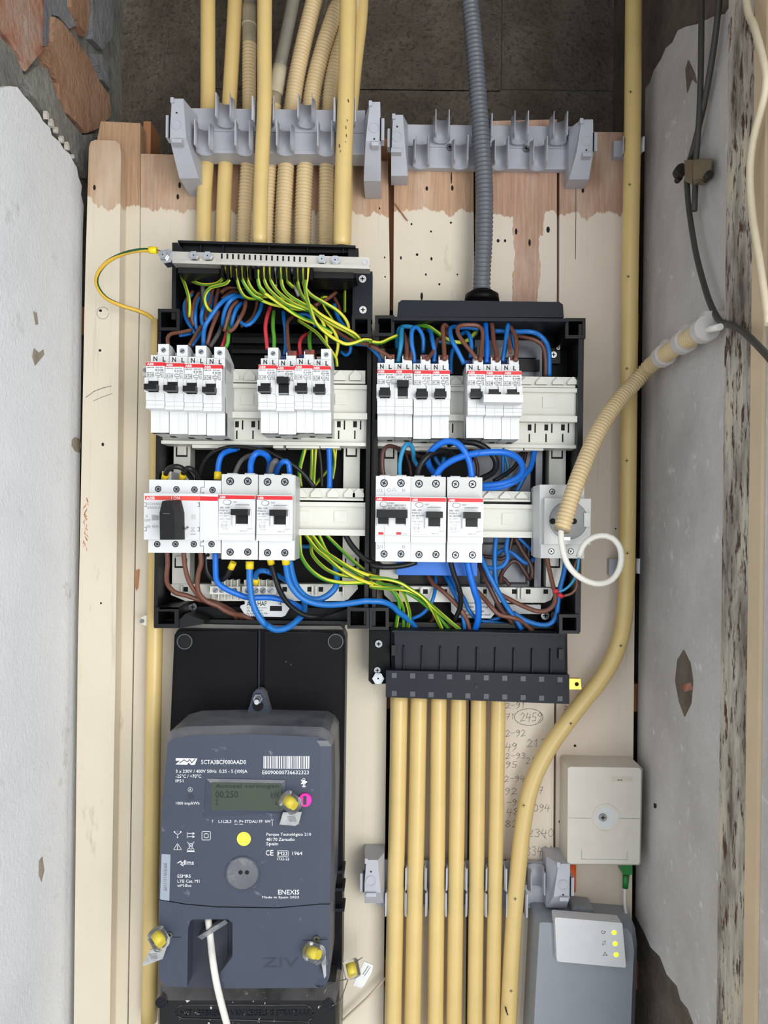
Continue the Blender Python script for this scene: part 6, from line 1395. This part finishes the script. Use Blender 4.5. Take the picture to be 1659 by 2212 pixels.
# ------------------------------------------------------------------ fibre box, modem, right wall cables
V4 = lambda x, y: (1100 + x/3.616, 1600 + y/3.616)
t = thing('fibre_box', 'cream white fibre junction box with one centre screw', 'junction box', P(1305,1870,0))
fo = [V4(452,196), V4(475,186), V4(1020,196), V4(1044,222), V4(1030,960), V4(1018,976), V4(460,972), V4(445,955)]
ff = [V4(458,214), V4(476,204), V4(1014,212), V4(1030,232), V4(1018,952), V4(1008,964), V4(466,961), V4(454,948)]
mb = MB(); mb.loft([(fo, 0.3, 34), (fo, 33, 34), (ff, 40, 40)], 0.0015, 2); part('case', mb, M['fbox'], t)
mb = MB(); mb.ring(*V4(752,602), 30, 28, 38, 40.6, 36); part('boss_ring', mb, M['fbox'], t)
mb = MB(); mb.line([V4(468,604), V4(640,606)], 0.9, 40.2); mb.line([V4(862,607), V4(1024,610)], 0.9, 40.2); part('cover_joint', mb, M['seam'], t, kind='stuff')
mb = MB(); mb.cyl(*V4(752,600), 22, 38, 40.15, 24); part('screw_pad', mb, M['grey_w'], t)
cross_screw(t, *V4(732,602), 8.5, 41.5, 'screw')
part('embossed_plate', R1(*V4(795,285), *V4(972,325), 39, 40.5, bev=0.0003), M['fbox'], t)
mb = MB(); mb.text('COMMSCOPE', *V4(805,293), *V4(962,317), 40.7); part('embossed_text', mb, M['sleeve'], t, kind='stuff')
mb = MB(); mb.line([V4(565,850), V4(565,925), V4(920,930), V4(922,865)], 0.8, 40.2); part('label_field', mb, M['seam'], t, kind='stuff')
t = thing('fibre_lead', 'green fibre connector with a thin white lead between junction box and modem', 'fibre cable', P(1353,1985,20))
mb = MB(); mb.prism([V4(878,965), V4(962,965), V4(962,1045), V4(940,1050), V4(890,1048), V4(878,1020)], 10, 24, 0.001); part('connector', mb, M['gconn'], t)
mb = MB(); mb.tube([P(*V4(912,1045),18), P(*V4(906,1150),18)], 0.0035, 10, rfun=lambda L: 0.0036-L*0.04); part('strain_relief', mb, M['gconn'], t)
mb = MB(); mb.tube(ppath([V4(906,1145), V4(902,1220), V4(906,1310), V4(925,1400)], 18), 0.0016, 8); part('lead', mb, M['cable'], t)
mb = MB(); mb.tube([P(*V4(480,955),16), P(*V4(478,1170),16)], 0.0058, 14); single('orange_tube', mb, M['orange'], 'short orange tube behind the end of the lower rack', 'tube')
t = thing('modem', 'grey fibre modem with a white panel and three green lights', 'modem', P(1270,2290,0))
mo = [V4(196,1352), V4(230,1345), V4(960,1400), V4(988,1470), V4(1004,1600), V4(1002,1680), V4(975,2500), V4(140,2500), V4(165,2000)]
mi = [V4(238,1424), V4(262,1418), V4(920,1468), V4(958,1520), V4(975,1640), V4(968,1760), V4(940,2500), V4(180,2500), V4(204,2000)]
mb = MB(); mb.loft([(mo, 0.3, 32), (mo, 30, 32), (mi, 46, 46)], 0.003, 3); part('case', mb, M['modem'], t)
mb = MB(); mb.prism([V4(490,1310), V4(505,1296), V4(655,1310), V4(668,1330), V4(668,1400), V4(490,1390)], 2, 26, 0.0015); part('wall_bracket', mb, M['modem'], t)
mb = MB(); mb.prism([V4(357,1388), V4(368,1380), V4(876,1424), V4(884,1434), V4(912,1762), V4(904,1774), V4(384,1726), V4(372,1716)], 40, 56, 0.0012, 2); wp = part('white_panel', mb, M['modemw'], t)
for i, (x, y) in enumerate(((820,1500),(828,1587),(836,1673))):
    mb = MB(); mb.cyl(*V4(x,y), 4.6, 54, 56.4, 18); part('status_light', mb, M['led'], wp, 'lit yellow-green status light')
mb = MB()
c = V4(735,1494); mb.line([(c[0]+3.8*math.cos(k*0.45-1.1+0.5), c[1]+3.8*math.sin(k*0.45-1.1+0.5)) for k in range(12)], 0.9, 56.2); mb.line([(c[0]+1,c[1]),(c[0]+5,c[1])], 0.9, 56.2)
c = V4(740,1580); mb.line([(c[0]-4,c[1]-2.4),(c[0]+4,c[1]-2.4)], 1, 56.2); mb.line([(c[0]-4,c[1]+2.4),(c[0]+4,c[1]+2.4)], 1, 56.2); mb.line([(c[0]+1,c[1]-5),(c[0]+4,c[1]-2.4)], 1, 56.2); mb.line([(c[0]-1,c[1]+5),(c[0]-4,c[1]+2.4)], 1, 56.2)
c = V4(748,1668)
for dx, dy in ((0,-2.6),(-3,2),(3,2)): mb.line([(c[0]+dx+1.6*math.cos(k*1.05), c[1]+dy+1.6*math.sin(k*1.05)) for k in range(6)], 0.8, 56.2, True)
part('icons', mb, M['inkd'], wp, kind='stuff')
for k in range(6):
    p = V4(690+30*k, 1404+2.2*k); part('vent_slot', R1(p[0]-2.4, p[1]-2.2, p[0]+2.4, p[1]+2.2, 30, 37), M['hole'], t)
for x, y in ((240,1384),(285,1400),(340,1402)):
    p = V4(x, y); part('vent_slot', R1(p[0]-2, p[1]-3, p[0]+2, p[1]+3, 28, 36), M['hole'], t)
# cables on the right wall
def wpath(pts, c, step=0.006): return spline([PX(x, y, c) for x, y in pts], step)
t = thing('cable_clamp', 'bronze two-bolt cable clamp on the right wall', 'clamp', PX(1497,400,XR))
a0 = PX(1497,374,XR-0.006)
mb = MB()
q = [PX(x, y, XR-0.012) for x, y in ((1478,346),(1518,343),(1514,388),(1498,400),(1480,392))]
mb.extr(q, (0.009,0,0), 0.001); part('body', mb, M['clamp'], t)
q = [PX(x, y, XR-0.015) for x, y in ((1497,347),(1517,345),(1514,386),(1497,390))]
mb = MB(); mb.extr(q, (0.008,0,0), 0.001); part('jaw', mb, M['clamp'], t)
for x, y, r in ((1470,369,0.0056),(1530,380,0.0034)):
    c = PX(x, y, XR-0.010); mb = MB(); mb.tube([c + Vector((0,-0.004,0.0)), c + Vector((0,0.006,0.0))], r, 8); part('bolt', mb, M['clampd'], t)
for x, y in ((1466,386),(1524,366)):
    c = PX(x, y, XR-0.009); mb = MB(); mb.tube([c + Vector((0,-0.003,0.0)), c + Vector((0,0.004,0.0))], 0.003, 8); part('nut', mb, M['clampd'], t)
mb = MB(); mb.tube(wpath([(1525,-480),(1517,-200),(1515,-60),(1515,80),(1512,220),(1507,300),(1503,350)], XR-0.010) + wpath([(1502,390),(1500,456)], XR-0.010), 0.0026, 10)
single('earth_cable', mb, M['darkcable'], 'dark cable running straight down the right wall with a cut tail below the clamp', 'cable')
mb = MB(); mb.tube(wpath([(1610,-480),(1585,-250),(1560,-60),(1545,80),(1524,210),(1508,280),(1495,330),(1488,352)], XR-0.007) + wpath([(1484,396),(1488,450),(1502,540),(1518,605),(1534,655),(1552,690),(1566,699)], XR-0.010) + spline([PX(1580,702,0.262), PX(1612,722,0.258), PX(1659,770,0.254), PX(1700,820,0.252)], 0.006), 0.0026, 10)
single('earth_cable', mb, M['darkcable'], 'dark cable leaning into the clamp then sweeping right across the door post', 'cable')
mb = MB(); mb.tube([*wpath([(1600,-480),(1604,-200),(1612,0),(1630,60),(1646,120),(1655,172),(1648,220),(1632,280),(1623,330),(1620,390),(1626,470),(1640,560),(1650,630),(1660,700)], 0.258)], 0.0028, 10)
single('cream_cable', mb, M['creamcable'], 'cream cable wriggling down the edge of the door post', 'cable')
